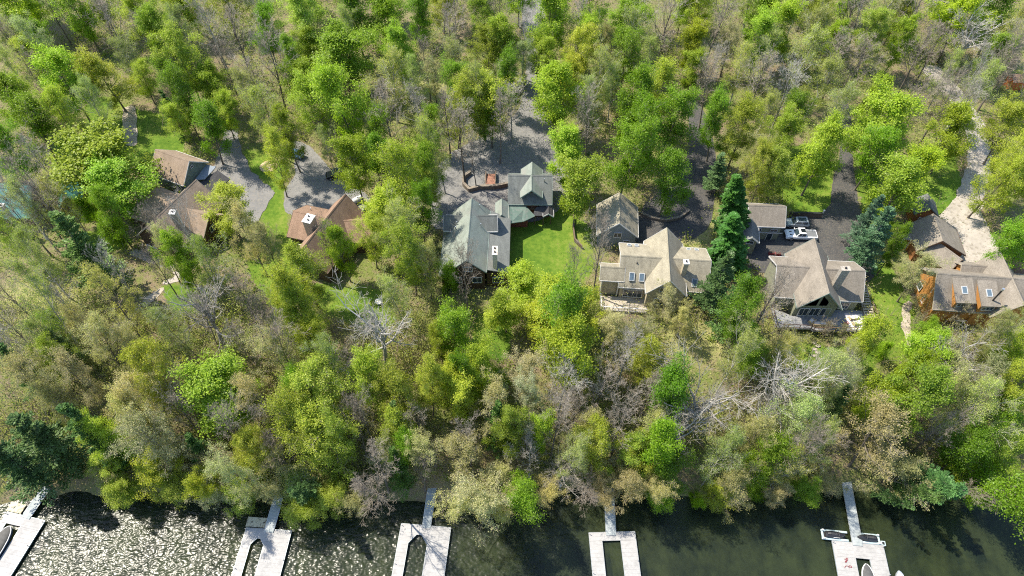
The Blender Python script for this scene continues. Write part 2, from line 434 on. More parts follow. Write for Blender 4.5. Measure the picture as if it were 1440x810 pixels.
drape("path", "pale worn footpath on the lawn right of the house with deck", strip([(1278,425),(1272,445),(1276,470),(1285,490)], 1.5), dirt, lift=0.06, cat="footpath")
drape("path", "pale stone path in front of the long brown roofed house", strip([(185,352),(205,362),(235,372),(255,390),(230,400)], 1.6), concrete, lift=0.06, cat="footpath")
# ------------------------------------------------------------------ houses
FOOT = []   # building footprints (world polygons)
def house(name, label, cat, cx, cy):
    return thing(name, label, cat, (cx, cy, G))
def V3(p, z): return Vector((p[0], p[1], G+z))
def gable(root, A, B, zr, wl, zl, wr, zre, roofm, wallm, zb=-1.0, ohe=0.4, ohg=0.4, trim=None, t=0.22, wall=True, ohg2=None):
    """ridge A->B at height zr; eave edges wl to the left at zl, wr to the right at zre (heights above the plateau)"""
    A, B = Vector(A), Vector(B); d = (B-A).normalized(); n = Vector((-d.y, d.x)); ohg2 = ohg if ohg2 is None else ohg2
    L, Rr = n*wl, -n*wr
    mb = MB()
    mb.slab([V3(A, zr), V3(B, zr), V3(B+L, zl), V3(A+L, zl)][::1], t)
    mb.slab([V3(A, zr), V3(A+Rr, zre), V3(B+Rr, zre), V3(B, zr)], t)
    roof = mb.build("roof", roofm, root)
    cap = MB()
    for s_, w_, z_ in ((1, wl, zl), (-1, wr, zre)):
        sl = (zr-z_)/w_; q = n*s_*0.16
        cap.slab([V3(A-d*.03, zr+.05), V3(B+d*.03, zr+.05), V3(B+d*.03+q, zr+.05-sl*.16), V3(A-d*.03+q, zr+.05-sl*.16)][::s_], .05)
    cap.build("ridge_cap", roofm, roof)
    # fascia boards along eaves and verges
    if trim:
        fb = MB()
        for s_, w_, z_ in ((1, wl, zl), (-1, wr, zre)):
            e = n*s_*(w_+.035)
            c = (A+B)/2+e; fb.box((c.x, c.y, G+z_-.11), ((B-A).length, .06, .26), math.atan2(d.y, d.x))
            for E, k in ((A, -1), (B, 1)):
                p, q = E+d*k*.03, E+d*k*.03+n*s_*w_
                dn = Vector((0, 0, .27)); a, b = V3(p, zr+.01), V3(q, z_+.01); o = Vector((d.x*k*.05, d.y*k*.05, 0))
                vs = [a, b, b-dn, a-dn]; vs += [v+o for v in vs]
                fb.add(vs, [(0, 1, 2, 3), (7, 6, 5, 4), (0, 4, 5, 1), (1, 5, 6, 2), (2, 6, 7, 3), (3, 7, 4, 0)])
        fb.build("fascia", trim, roof)
    if wall:
        A2, B2 = A+d*ohg, B-d*ohg2
        hl, hr = wl-ohe, wr-ohe
        ztl = zr-(zr-zl)*hl/wl-t-.02; ztr = zr-(zr-zre)*hr/wr-t-.02
        prof = [(n*hl, zb), (n*hl, ztl), (n*0, zr-t-.03), (-n*hr, ztr), (-n*hr, zb)]
        a = [V3(A2+o, z) for o, z in prof]; b = [V3(B2+o, z) for o, z in prof]
        w = MB().add(a+b, [(0, 1, 2, 3, 4), (9, 8, 7, 6, 5), (0, 5, 6, 1), (4, 3, 8, 9), (0, 4, 9, 5), (1, 6, 7, 2), (2, 7, 8, 3)])
        w.build("wall", wallm, root)
    FOOT.append([(p.x, p.y) for p in (A+L, A+Rr, B+Rr, B+L)])
    return roof
def plate(root, name, pts, mat, t=0.2):
    """roof or deck plate from (x, y, height) corners"""
    P = [Vector((p[0], p[1], G+p[2])) for p in pts]
    a = sum(P[i].x*P[(i+1) % len(P)].y-P[(i+1) % len(P)].x*P[i].y for i in range(len(P)))
    if a < 0: P = P[::-1]
    FOOT.append([(p.x, p.y) for p in P])
    return MB().slab(P, t).build(name, mat, root)
def window(root, x, y, z, w, h, ang, cols=2, rows=1, name="window", frame=None, door=False):
    """wall window centred at x, y, height z; ang = direction the window faces"""
    n = Vector((math.cos(ang), math.sin(ang), 0)); u = Vector((-n.y, n.x, 0)); c = Vector((x, y, G+z)); f = .09
    mb = MB()
    def bar(cu, cz, su, sz): 
        p = c+u*cu+Vector((0, 0, cz)); mb.box(p+n*.04, (.12, su, sz), ang)
    bar(0, h/2, w+2*f, f*1.2); bar(0, -h/2, w+2*f, f*1.4); bar(-w/2-f/2, 0, f, h); bar(w/2+f/2, 0, f, h)
    for i in range(1, cols): bar(-w/2+w*i/cols, 0, .06, h)
    for i in range(1, rows): bar(0, -h/2+h*i/rows, w, .05)
    o = mb.build("door" if door else "window", frame or M_TRIM, root)
    g = MB(); g.box(c+n*.02, (.04, w, h), ang); g.build("pane", M_GLASS, o)
    return o
def skylight(root, x, y, z, w, l, ang, slope, name="skylight"):
    """roof window lying on a slope that falls towards ang with the given rise over run"""
    n = Vector((math.cos(ang), math.sin(ang), -slope)); n.normalize(); u = Vector((-math.sin(ang), math.cos(ang), 0)); k = u.cross(n)
    if k.z < 0: k = -k
    c = Vector((x, y, G+z))
    def slabbox(mb, cu, cn, su, sn, h0, h1):
        p = c+u*cu+n*cn
        vs = [p+u*a*su/2+n*b*sn/2+k*h for h in (h0, h1) for a, b in ((-1, -1), (1, -1), (1, 1), (-1, 1))]
        mb.add(vs, [(3, 2, 1, 0), (4, 5, 6, 7), (0, 1, 5, 4), (1, 2, 6, 5), (2, 3, 7, 6), (3, 0, 4, 7)])
    f = MB()
    for cu, cn, su, sn in ((0, -l/2, w+.2, .1), (0, l/2, w+.2, .1), (-w/2-.05, 0, .1, l-.1), (w/2+.05, 0, .1, l-.1)): slabbox(f, cu, cn, su, sn, -.1, .14)
    o = f.build("skylight", plain("skylight_frame", (0.45, 0.46, 0.46), .5), root)
    g = MB(); slabbox(g, 0, 0, w-.004, l-.104, -.1, .1); g.build("pane", plain("skylight_glass", (0.1, 0.14, 0.17), 0.08, spec=.8), o)
def chimney(root, x, y, z0, z1, sx, sy, mat, capm=None, rot=0.0, flues=2):
    ch = MB().box((x, y, G+(z0+z1)/2), (sx, sy, z1-z0), rot).build("chimney", mat, root)
    MB().box((x, y, G+z1+.07), (sx+.22, sy+.22, .14), rot).build("chimney_cap", capm or mat, ch)
    fl = MB()
    for i in range(flues):
        o = (i-(flues-1)/2)*max(sx, sy)*.45
        dx, dy = (o, 0) if sx > sy else (0, o)
        fl.tube((x+dx, y+dy, G+z1+.14), (x+dx, y+dy, G+z1+.42), .16, n=10)
    fl.build("flue", M_DARKMETAL, ch)
def vent(root, x, y, z, h=.55, r=.09, mat=None):
    MB().tube((x, y, G+z-.4), (x, y, G+z+h), r, n=8).build("vent_pipe", mat or M_SILVER, root)
def railing(root, pts, z, mat, h=1.0, gap=.9, balus=True):
    mb = MB()
    for a, b in zip(pts[:-1], pts[1:]):
        a, b = Vector((*a, G+z)), Vector((*b, G+z)); L = (b-a).length; k = max(1, round(L/1.8)); ang = math.atan2(b.y-a.y, b.x-a.x)
        for i in range(k+1):
            p = a.lerp(b, i/k); mb.box((p.x, p.y, p.z+h/2), (.1, .1, h), ang)
        c = (a+b)/2
        mb.box((c.x, c.y, c.z+h+.025), (L+.1, .12, .05), ang); mb.box((c.x, c.y, c.z+.12), (L, .06, .06), ang)
        if balus:
            nb = int(L/.16)
            for i in range(1, nb):
                p = a.lerp(b, i/nb); mb.box((p.x, p.y, p.z+h/2+.05), (.035, .035, h-.14), ang)
    return mb.build("railing", mat, root)
PI = math.pi; DOWN = -PI/2   # facing the lake

sh_brown = shingle("brown_shingle", (0.155, 0.1, 0.066), (0.3, 0.2, 0.14))
sh_brown2 = shingle("weathered_brown_shingle", (0.19, 0.14, 0.1), (0.33, 0.255, 0.19), moss=(0.1, 0.08, 0.065), mf=.6)
sh_green = shingle("green_grey_shingle", (0.14, 0.165, 0.14), (0.235, 0.26, 0.225), moss=(0.21, 0.21, 0.185), mf=.5)
sh_grey = shingle("grey_shingle", (0.1, 0.108, 0.1), (0.165, 0.172, 0.16))
sh_tan = shingle("tan_shingle", (0.18, 0.16, 0.115), (0.33, 0.3, 0.225))
sh_taupe = shingle("taupe_shingle", (0.145, 0.125, 0.1), (0.25, 0.22, 0.18))
sh_dark = shingle("charcoal_and_shade_shingle", (0.03, 0.03, 0.032), (0.065, 0.065, 0.068))
teal = mottled("teal_metal_roof", (0.03, 0.125, 0.12), (0.05, 0.19, 0.18), 1.0, rough=.6, c3=(.1, .2, .19), fine=3)
greenmet = mottled("green_metal_roof", (0.06, 0.1, 0.08), (0.095, 0.14, 0.115), 0.8, rough=.6, c3=(.13, .14, .125), fine=2)
w_greygreen = siding("grey_green_siding", (0.2, 0.25, 0.22)); w_brown = siding("dark_brown_siding", (0.09, 0.055, 0.035))
w_red = siding("red_brown_siding", (0.16, 0.05, 0.035)); w_tan = mottled("tan_stucco", (0.36, 0.31, 0.21), (0.48, 0.42, 0.3), 1.5, fine=5)
w_sage = siding("sage_siding", (0.26, 0.27, 0.19)); w_orange = siding("honey_orange_log_siding", (0.43, 0.2, 0.055), step=.28)
w_cedar = siding("cedar_siding", (0.3, 0.13, 0.05)); deckgrey = planks("grey_composite_deck", (0.17, 0.172, 0.175), (0.26, 0.26, 0.26), .15, 'X')
decktan = planks("weathered_deck_boards", (0.3, 0.26, 0.2), (0.44, 0.39, 0.31), .15, 'X')
railbrown = plain("brown_rail_paint", (0.1, 0.06, 0.04), .6)

# green roofed cottage -----------------------------------------------------
h = house("cottage", "green-grey roofed cottage with two dormers and a cream chimney", "house", -6.5, 82)
mt = plain("green_fascia", (0.2, 0.25, 0.22), .6)
gable(h, (-7.78, 75.2), (-7.38, 89.8), 8.5, 5.1, 3.4, 3.35, 5.25, sh_green, w_brown, zb=-2, trim=mt)
plate(h, "porch_roof", [(-4.32, 75.7, 5.2), (-.5, 75.9, 4.0), (-.25, 88.9, 4.0), (-4.08, 90.0, 5.2)], sh_grey)
MB().box((-2.5, 82.1, G+1.2), (3.6, 12, 5.0), R(-1.5)).build("wall", w_brown, h)
gable(h, (-2.7, 86.5), (-7.2, 86.3), 7.6, 2.1, 5.5, 2.1, 5.5, sh_grey, w_greygreen, zb=2.5, trim=M_TRIM)
gable(h, (-7.6, 86.7), (-12.4, 87.0), 7.1, 2.0, 5.0, 2.0, 5.0, sh_grey, w_greygreen, zb=0, trim=M_TRIM)
gable(h, (-1.9, 89.1), (-1.95, 93.2), 5.0, 1.2, 3.9, 1.2, 3.9, sh_green, w_brown, trim=mt)
window(h, -11.5, 84.6, 3.5, .9, 1.0, DOWN); window(h, -9.6, 75.52, 2.6, 1.4, 1.5, DOWN); window(h, -6.2, 75.52, 2.6, 1.6, 1.5, DOWN)
window(h, -7.6, 75.52, 5.6, 1.4, 1.2, DOWN); window(h, -2.5, 76.0, 2.0, 1.8, 1.6, DOWN); window(h, -.62, 80, 2.0, 1.4, 1.3, 0); window(h, -.62, 84, 2.0, 1.4, 1.3, 0)
chimney(h, -2.95, 77.3, 3.5, 8.4, .72, 1.8, mottled("cream_chimney", (.52, .44, .34), (.66, .58, .48), 3), rot=R(-1))
for x, y, z in ((-10.2, 84.6, 6.0), (-5.6, 84.6, 6.8), (-5.9, 89, 7.1), (-10.0, 85.6, 6.2)): vent(h, x, y, z, .6, .08)
plate(h, "breezeway_roof", [(-.45, 88.0, 3.75), (2.2, 89.2, 3.0), (4.4, 90.6, 3.0), (2.7, 92.6, 3.55), (-.6, 92.8, 3.6)], greenmet, .15)
MB().box((1.3, 91.3, G+1.0), (3.4, 1.6, 4.2)).build("wall", w_red, h)

h = house("garage", "green roofed garage with balcony dormer beside the cottage", "garage", 3.5, 96.5)
gable(h, (7.65, 96.9), (-.68, 96.95), 7.5, 4.25, 3.95, 4.25, 3.95, sh_grey, w_red, trim=mt)
gable(h, (3.66, 92.9), (3.7, 97.2), 7.55, 2.1, 5.6, 2.1, 5.6, sh_green, w_brown, zb=2.6, trim=mt, ohg=1.5)
gable(h, (3.78, 96.5), (3.9, 100.7), 7.45, 2.1, 5.5, 2.1, 5.5, sh_green, w_brown, zb=2.6, trim=mt)
window(h, 3.66, 94.38, 4.4, 1.6, 1.7, DOWN, door=True)
bal = MB(); bal.box((3.7, 93.5, G+2.75), (3.0, 1.9, .18)); bal.build("balcony", railbrown, h)
railing(h, [(2.3, 94.3), (2.3, 92.65), (5.1, 92.65), (5.1, 94.3)], 2.84, railbrown, h=.95)
plate(h, "porch_roof", [(5.3, 93.2, 3.55), (7.55, 93.2, 3.55), (7.7, 90.9, 2.75), (4.0, 90.9, 2.75), (4.3, 92.2, 3.1)], sh_dark, .15)
gable(h, (6.9, 90.6), (6.95, 92.6), 3.7, 1.0, 2.9, 1.0, 2.9, sh_dark, w_brown, zb=0, trim=M_TRIM, wall=False)
for x in (4.4, 6.0, 7.4): MB().box((x, 91.2, G+1.2), (.16, .16, 3.2)).build("porch_post", railbrown, h)
vent(h, 6.1, 96.0, 6.8, .7, .09)

# tan gabled garage ---------------------------------------------------------
h = house("garage", "tan gabled garage with white eave boards behind the bare tree", "garage", 20, 89)
gable(h, (19.42, 85.1), (20.12, 92.8), 7.0, 3.85, 3.5, 3.85, 3.5, sh_tan, plain("shaded_blue_grey_siding", (.16, .19, .22), .7), trim=M_TRIM)  # shade of the front wall is put into the blue-grey siding colour
window(h, 19.5, 85.44, 3.4, 1.3, 1.2, DOWN); window(h, 21.3, 85.3, 1.0, 1.0, 2.0, DOWN, cols=1, door=True)

# tan cross gabled house ----------------------------------------------------
h = house("house", "tan cross gabled house with skylights and a front deck", "house", 26, 76.5)
gable(h, (26.3, 70.8), (27.35, 82.6), 8.5, 3.5, 4.5, 3.5, 4.5, sh_tan, w_tan, zb=-4, trim=M_TRIM)
gable(h, (26.2, 76.5), (18.85, 77.15), 7.5, 3.95, 3.5, 5.0, 5.0, sh_tan, w_tan, zb=-3, trim=M_TRIM)
gable(h, (19.6, 75.55), (15.4, 75.85), 6.0, 1.75, 4.25, 2.1, 4.4, sh_tan, w_tan, zb=-1, trim=M_TRIM)
gable(h, (34.2, 75.85), (27.0, 76.45), 7.5, 3.9, 3.5, 4.9, 5.0, sh_tan, w_tan, zb=-3, trim=M_TRIM)
for x, y, z in ((20.75, 74.35, 5.0), (22.45, 74.2, 5.0), (31.5, 73.3, 4.6)):
    skylight(h, x, y, z, .75, 1.35, DOWN-R(5), 1.0)
for x, y, z in ((20.9, 81.0, 5.65), (22.2, 80.9, 5.65), (31.4, 80.2, 5.4), (32.8, 80.1, 5.4)):
    skylight(h, x, y, z, .5, .6, PI/2-R(5), .5)
chimney(h, 29.5, 74.6, 4.5, 8.6, .8, .8, w_tan, M_TRIM, flues=1)
vent(h, 21.6, 76.0, 6.6, .3, .1, M_DARKMETAL)
plate(h, "deck", [(15.6, 70.6, .2), (23.6, 70.0, .2), (23.7, 73.2, .2), (15.7, 73.8, .2)], decktan, .25)
railing(h, [(15.7, 73.6), (15.65, 70.7), (23.5, 70.1)], .2, M_TRIM)
for x, y in ((15.8, 70.9), (19.5, 70.5), (23.3, 70.3)): MB().box((x, y, G-1.6), (.2, .2, 3.4)).build("deck_post", M_TRIM, h)
for x, y in ((15.7, 74.2), (18.6, 73.9)): MB().box((x, y, G+1.9), (.18, .18, 3.4)).build("porch_post", M_TRIM, h)
window(h, 21.2, 73.28, 1.6, 3.2, 2.0, DOWN-R(5), cols=4, door=True); window(h, 26.0, 71.16, 2.0, 2.6, 1.6, DOWN-R(5), cols=3); window(h, 26.0, 71.16, 5.4, 1.6, 1.1, DOWN-R(5)); window(h, 31.6, 72.4, 1.6, 2.4, 1.6, DOWN-R(5), cols=3)
window(h, 26.0, 71.16, -1.6, 2.4, 1.8, DOWN-R(5), cols=3)

# small tan garage with tower ------------------------------------------------
h = house("garage", "small sage sided garage with a little front tower", "garage", 47.2, 88)
gable(h, (50.75, 89.8), (43.9, 90.1), 6.5, 3.0, 3.95, 3.0, 3.95, sh_taupe, w_sage, trim=M_TRIM)
gable(h, (43.55, 83.4), (44.5, 88.9), 5.0, 1.6, 3.75, 1.6, 3.75, sh_grey, w_sage, zb=-1.8, trim=M_TRIM)
window(h, 43.62, 83.76, 3.3, 1.2, .8, DOWN-R(10)); window(h, 49.0, 87.25, 2.6, 1.3, .7, DOWN, cols=2); window(h, 46.2, 87.4, 2.6, .9, .9, DOWN)
window(h, 48.6, 87.28, .9, 1.0, 1.9, DOWN, cols=1, door=True)
MB().box((48.6, 87.22, G+1.95), (4.4, .08, .16), R(-2.5)).build("band_board", M_TRIM, h)

# house with deck -------------------------------------------------------------
h = house("house", "taupe roofed house with stone chimney and furnished lakeside deck", "house", 52.5, 73.5)
gable(h, (51.7, 67.8), (52.45, 79.7), 9.0, 3.75, 4.5, 3.75, 4.5, sh_taupe, w_sage, zb=-5, trim=mt, ohg=1.1)
gable(h, (51.9, 74.35), (45.3, 74.9), 7.5, 4.2, 4.0, 4.2, 4.9, sh_taupe, w_sage, zb=-5, trim=M_TRIM)
gable(h, (60.0, 73.65), (52.2, 74.15), 7.5, 4.0, 4.0, 4.0, 5.0, sh_taupe, w_sage, zb=-5, trim=M_TRIM)
chimney(h, 54.9, 71.7, 4.5, 10.4, 1.35, .8, M_STONE, flues=1)
ww = planks("brown_trim", (.3, .3, .22), (.36, .36, .27), 1)
for i in range(3): window(h, 49.95+i*1.85, 68.86-i*.02, 2.2, 1.5, 2.1, DOWN, cols=2, rows=1, frame=w_sage if i == 3 else M_TRIM, door=(i == 1))
tw = MB()
for s_ in (-1, 1):
    x0 = 51.75+s_*.25; tw.add([(x0, 68.82, G+4.05), (x0+s_*2.3, 68.82, G+4.05), (x0, 68.82, G+6.6)], [(0, 1, 2), (2, 1, 0)])
    tw.add([(x0, 68.80, G+4.05), (x0+s_*2.3, 68.80, G+4.05), (x0, 68.80, G+6.6)], [(0, 1, 2), (2, 1, 0)])
tw.build("gable_window", M_GLASS, h)
window(h, 57.2, 70.05, 2.4, 1.5, 1.7, DOWN-R(4), cols=3); window(h, 46.9, 71.2, 2.2, 2.2, 1.8, DOWN-R(5), cols=3)
dk = [(45.0, 66.4), (51.0, 66.1), (51.3, 65.7), (60.4, 65.6), (61.0, 69.9), (57, 70.2), (48.6, 68.8), (45.2, 70.6)]
plate(h, "deck", [(x, y, 1.0) for x, y in dk], deckgrey, .3)
railing(h, [(45.1, 70.3), (45.1, 66.5), (51.0, 66.2), (51.3, 65.8), (60.3, 65.7)], 1.0, railbrown, h=.95, balus=False)
for x in (46, 49.5, 52.6, 55.6, 58.2, 60.2): MB().box((x, 66.6, G-2.0), (.22, .22, 5.6)).build("deck_post", railbrown, h)
st = MB()
for i in range(20): st.box((61.75, 76.0-i*.5, G+2.3-i*.075), (1.5, .3, .06))
for x in (60.95, 62.55):
    st.slab([(x-.05, 66.2, G+.85), (x+.05, 66.2, G+.85), (x+.05, 76.3, G+2.36), (x-.05, 76.3, G+2.36)], .3)
    for i in range(6): st.box((x, 76.0-i*1.9, G+1.2-i*.285), (.1, .1, 4.0))
st.build("deck_stairs", decktan, h)
railing(h, [(62.62, 71.0), (62.62, 66.3)], 1.2, railbrown, h=1.0, balus=False)

# wooden shed, log sided garage, orange walled house ---------------------------
h = house("shed", "small grey roofed shed behind the log sided garage", "shed", 79, 92.5)
gable(h, (78.7, 90.6), (79.4, 94.6), 5.0, 2.3, 3.0, 2.3, 3.0, sh_grey, w_cedar, trim=None)
window(h, 78.4, 90.93, 1.6, 1.1, 1.0, DOWN-R(10))
h = house("garage", "log sided garage with asymmetric taupe roof", "garage", 78, 84)
gable(h, (76.5, 81.3), (77.25, 87.9), 6.5, 3.1, 3.3, 5.6, 3.2, sh_taupe, w_cedar, trim=railbrown)
gable(h, (79.3, 78.0), (76.2, 82.6), 5.3, 2.3, 3.2, 2.3, 3.2, sh_taupe, w_cedar, trim=railbrown)
plate(h, "porch_roof", [(72.2, 84.6, 3.1), (73.8, 84.3, 3.3), (74.2, 87.5, 3.3), (72.5, 87.8, 3.1)], sh_taupe, .15)
MB().box((74.0, 85.8, G+.8), (.8, 2.6, 4.0), R(-6)).build("wall", w_orange, h)
for x, y in ((72.4, 84.8), (72.7, 87.5), (73.6, 84.6)): MB().box((x, y, G+1.0), (.2, .2, 4.0)).build("porch_post", M_TRIM, h)
window(h, 80.6, 82.45, 1.2, 2.2, 2.0, DOWN-R(6), cols=2, door=True)

h = house("house", "orange walled log house with two skylight dormers", "house", 80, 72)
gable(h, (92.0, 70.9), (71.6, 72.75), 8.0, 4.6, 3.9, 4.6, 3.9, sh_taupe, w_orange, zb=-5, trim=M_TRIM if 0 else decktan)
gable(h, (83.35, 66.2), (84.25, 77.4), 8.02, 3.3, 4.1, 4.0, 4.0, sh_taupe, w_orange, zb=-5, trim=decktan)
gable(h, (83.2, 75.8), (78.2, 76.3), 6.0, 2.0, 4.3, 2.2, 4.3, sh_taupe, w_orange, trim=decktan)
for x0, x1, yt, yb in ((74.0, 77.3, 72.0, 68.0), (77.95, 81.1, 71.5, 67.3)):
    plate(h, "dormer_roof", [(x0, yt, 7.7), (x0, yb, 6.0), (x1, yb-.15, 6.0), (x1, yt-.15, 7.7)], sh_taupe, .2)
    xa, xb = x0+.15, x1-.15
    a = [(xa, yt, G-1), (xa, yb+.3, G-1), (xa, yb+.3, G+5.9), (xa, yt, G+7.4)]; b = [(xb, y, z) for _, y, z in a]
    MB().add(a+b, [(3, 2, 1, 0), (4, 5, 6, 7), (1, 2, 6, 5), (2, 3, 7, 6), (0, 1, 5, 4), (3, 0, 4, 7)]).build("dormer_wall", w_orange, h)
    window(h, (x0+x1)/2, yb+.28, 5.0, 1.9, .9, DOWN, cols=3)
    skylight(h, (x0+x1)/2, (yt+yb)/2, 6.87, .75, 1.2, DOWN, .42)
window(h, 77.6, 67.75, .2, 3.0, 2.0, DOWN, cols=4, door=True)
for y, z in ((71.0, 4.9), (74.4, 2.2), (71.6, 1.6), (69.7, 1.6), (71.0, -1.4)): window(h, 71.98, y, z, 1.1, 1.3, PI, cols=2)
MB().tube((79.9, 68.2, G+5), (79.9, 68.2, G+9.2), .13, n=10).build("stove_pipe", M_DARKMETAL, h)
MB().tube((79.9, 68.2, G+9.2), (79.9, 68.2, G+9.6), .24, .2, n=10).build("pipe_cap", M_SILVER, h)
MB().box((79.5, 65.4, G-2.7), (5, 3.4, .3)).build("patio", M_STONE, h)
h = house("shed", "tiny orange shed at the right edge beyond the log house", "shed", 89.5, 79)
gable(h, (88.6, 79.6), (91.4, 77.2), 4.3, 1.7, 2.6, 1.7, 2.6, sh_brown, w_orange, zb=-1, trim=None)
window(h, 89.2, 77.5, 1.5, .7, .8, R(220), cols=2)
p = at(1424, 122); h = thing("shed", "faint orange-brown cabin hidden among the bare trees at top right", "shed", p)
INV[h.name] = {"_m": Matrix.Identity(4)}
MB().box((0, 0, 1.0), (3.4, 2.6, 2.4)).build("wall", plain("rust_siding", (.5, .13, .03), .7), h)
MB().slab([(-1.9, -1.6, 2.3), (1.9, -1.6, 2.3), (1.9, 0, 3.3), (-1.9, 0, 3.3)], .1).slab([(-1.9, 0, 3.3), (1.9, 0, 3.3), (1.9, 1.6, 2.3), (-1.9, 1.6, 2.3)], .1).build("roof", sh_brown, h)
FOOT.append([(p.x+a, p.y+b) for a, b in ((-2, -2), (2, -2), (2, 2), (-2, 2))])

# grey gabled garage and long brown roofed house --------------------------------
h = house("garage", "grey-green gabled garage with streaky brown roof", "garage", -66.5, 102.5)
gable(h, (-70.5, 104.9), (-62.9, 101.45), 7.0, 3.9, 3.5, 3.6, 3.5, sh_brown2, w_greygreen, trim=M_TRIM)
g_end = R(-24.4)
window(h, -63.1, 101.75, 5.3, .5, .5, g_end, cols=1)
plate(h, "porch_roof", [(-62.8, 100.2, 3.2), (-61.0, 100.6, 3.0), (-59.7, 104.2, 3.0), (-61.7, 104.6, 3.2)], plain("blue_grey_roof", (.17, .2, .24), .6), .15)
plate(h, "lower_roof", [(-62.2, 99.6, 2.6), (-59.2, 97.6, 2.0), (-56.6, 101.8, 1.9), (-59.4, 103.6, 2.6)], sh_dark, .2)  # dark shingle colour stands in for the shadow on this lower roof
MB().box((-59.5, 100.6, G+.6), (3.0, 3.6, 2.6), R(-33)).build("wall", w_greygreen, h)
window(h, -66.9, 99.16, 1.6, 1.2, 1.2, DOWN-R(24))
h = house("house", "long brown roofed house with white chimney cap and diagonal ridge", "house", -63.5, 90)
gable(h, (-65.0, 83.2), (-59.5, 95.3), 8.0, 4.6, 3.6, 4.9, 3.5, sh_brown2, w_brown, zb=-3, trim=decktan)
gable(h, (-70.2, 93.9), (-62.3, 90.6), 6.2, 4.0, 3.6, 4.2, 3.4, sh_brown2, w_brown, zb=-2, trim=decktan)
gable(h, (-60.6, 89.6), (-55.6, 87.6), 6.3, 3.0, 3.6, 3.2, 3.5, sh_brown2, w_brown, zb=-2, trim=decktan)
chimney(h, -60.7, 85.9, 4.5, 8.9, 1.0, 1.0, M_STONE, M_TRIM, flues=1)
window(h, -66.0, 83.1, 2.0, 2.4, 1.7, DOWN-R(24), cols=3); window(h, -55.95, 87.3, 3.2, 1.1, 1.2, R(-22))

# brown house with white chimney -------------------------------------------------
h = house("house", "chestnut brown roofed house with a stout white topped chimney", "house", -34, 86)
gable(h, (-36.5, 77.9), (-30.8, 91.4), 8.0, 3.1, 4.5, 4.2, 3.4, sh_brown, w_brown, zb=-2, trim=railbrown)
gable(h, (-40.4, 89.0), (-33.0, 87.0), 6.1, 4.2, 3.4, 4.2, 3.5, sh_brown, w_brown, zb=-2, trim=railbrown)
gable(h, (-32.6, 86.65), (-25.0, 86.85), 6.0, 3.2, 3.5, 3.2, 3.4, sh_brown, w_brown, zb=-1, trim=railbrown)
chimney(h, -36.2, 84.6, 3.6, 8.6, 1.5, 1.9, M_STONE, M_TRIM, rot=R(-18), flues=2)
window(h, -38.6, 83.9, 1.6, 1.8, 1.4, DOWN-R(15), cols=3); window(h, -35.6, 78.3, 3.0, 2.0, 1.6, DOWN-R(23), cols=3)
vent(h, -37.6, 90.2, 5.2, .4, .1)

# teal roofed house ---------------------------------------------------------------
h = house("house", "teal metal roofed house half hidden behind bare trees at left", "house", -90, 92)
a, b = atz(-60, 266, G+6.6), atz(44, 262, G+6.6)
gable(h, (a.x, a.y), (b.x, b.y), 6.6, 5.0, 3.2, 5.0, 3.2, teal, w_brown, zb=-3, trim=None)
a, b = atz(92, 252, G+4.8), atz(94, 280, G+4.8)
gable(h, (a.x, a.y), (b.x, b.y), 5.2, 2.2, 3.2, 2.2, 3.2, teal, w_brown, zb=-2, trim=None)
a = atz(2, 290, G+7.5); chimney(h, a.x, a.y, 3.5, 7.6, .8, .8, M_TRIM, flues=1)
window(h, b.x, b.y-.1, 1.4, 1.0, 1.2, DOWN)
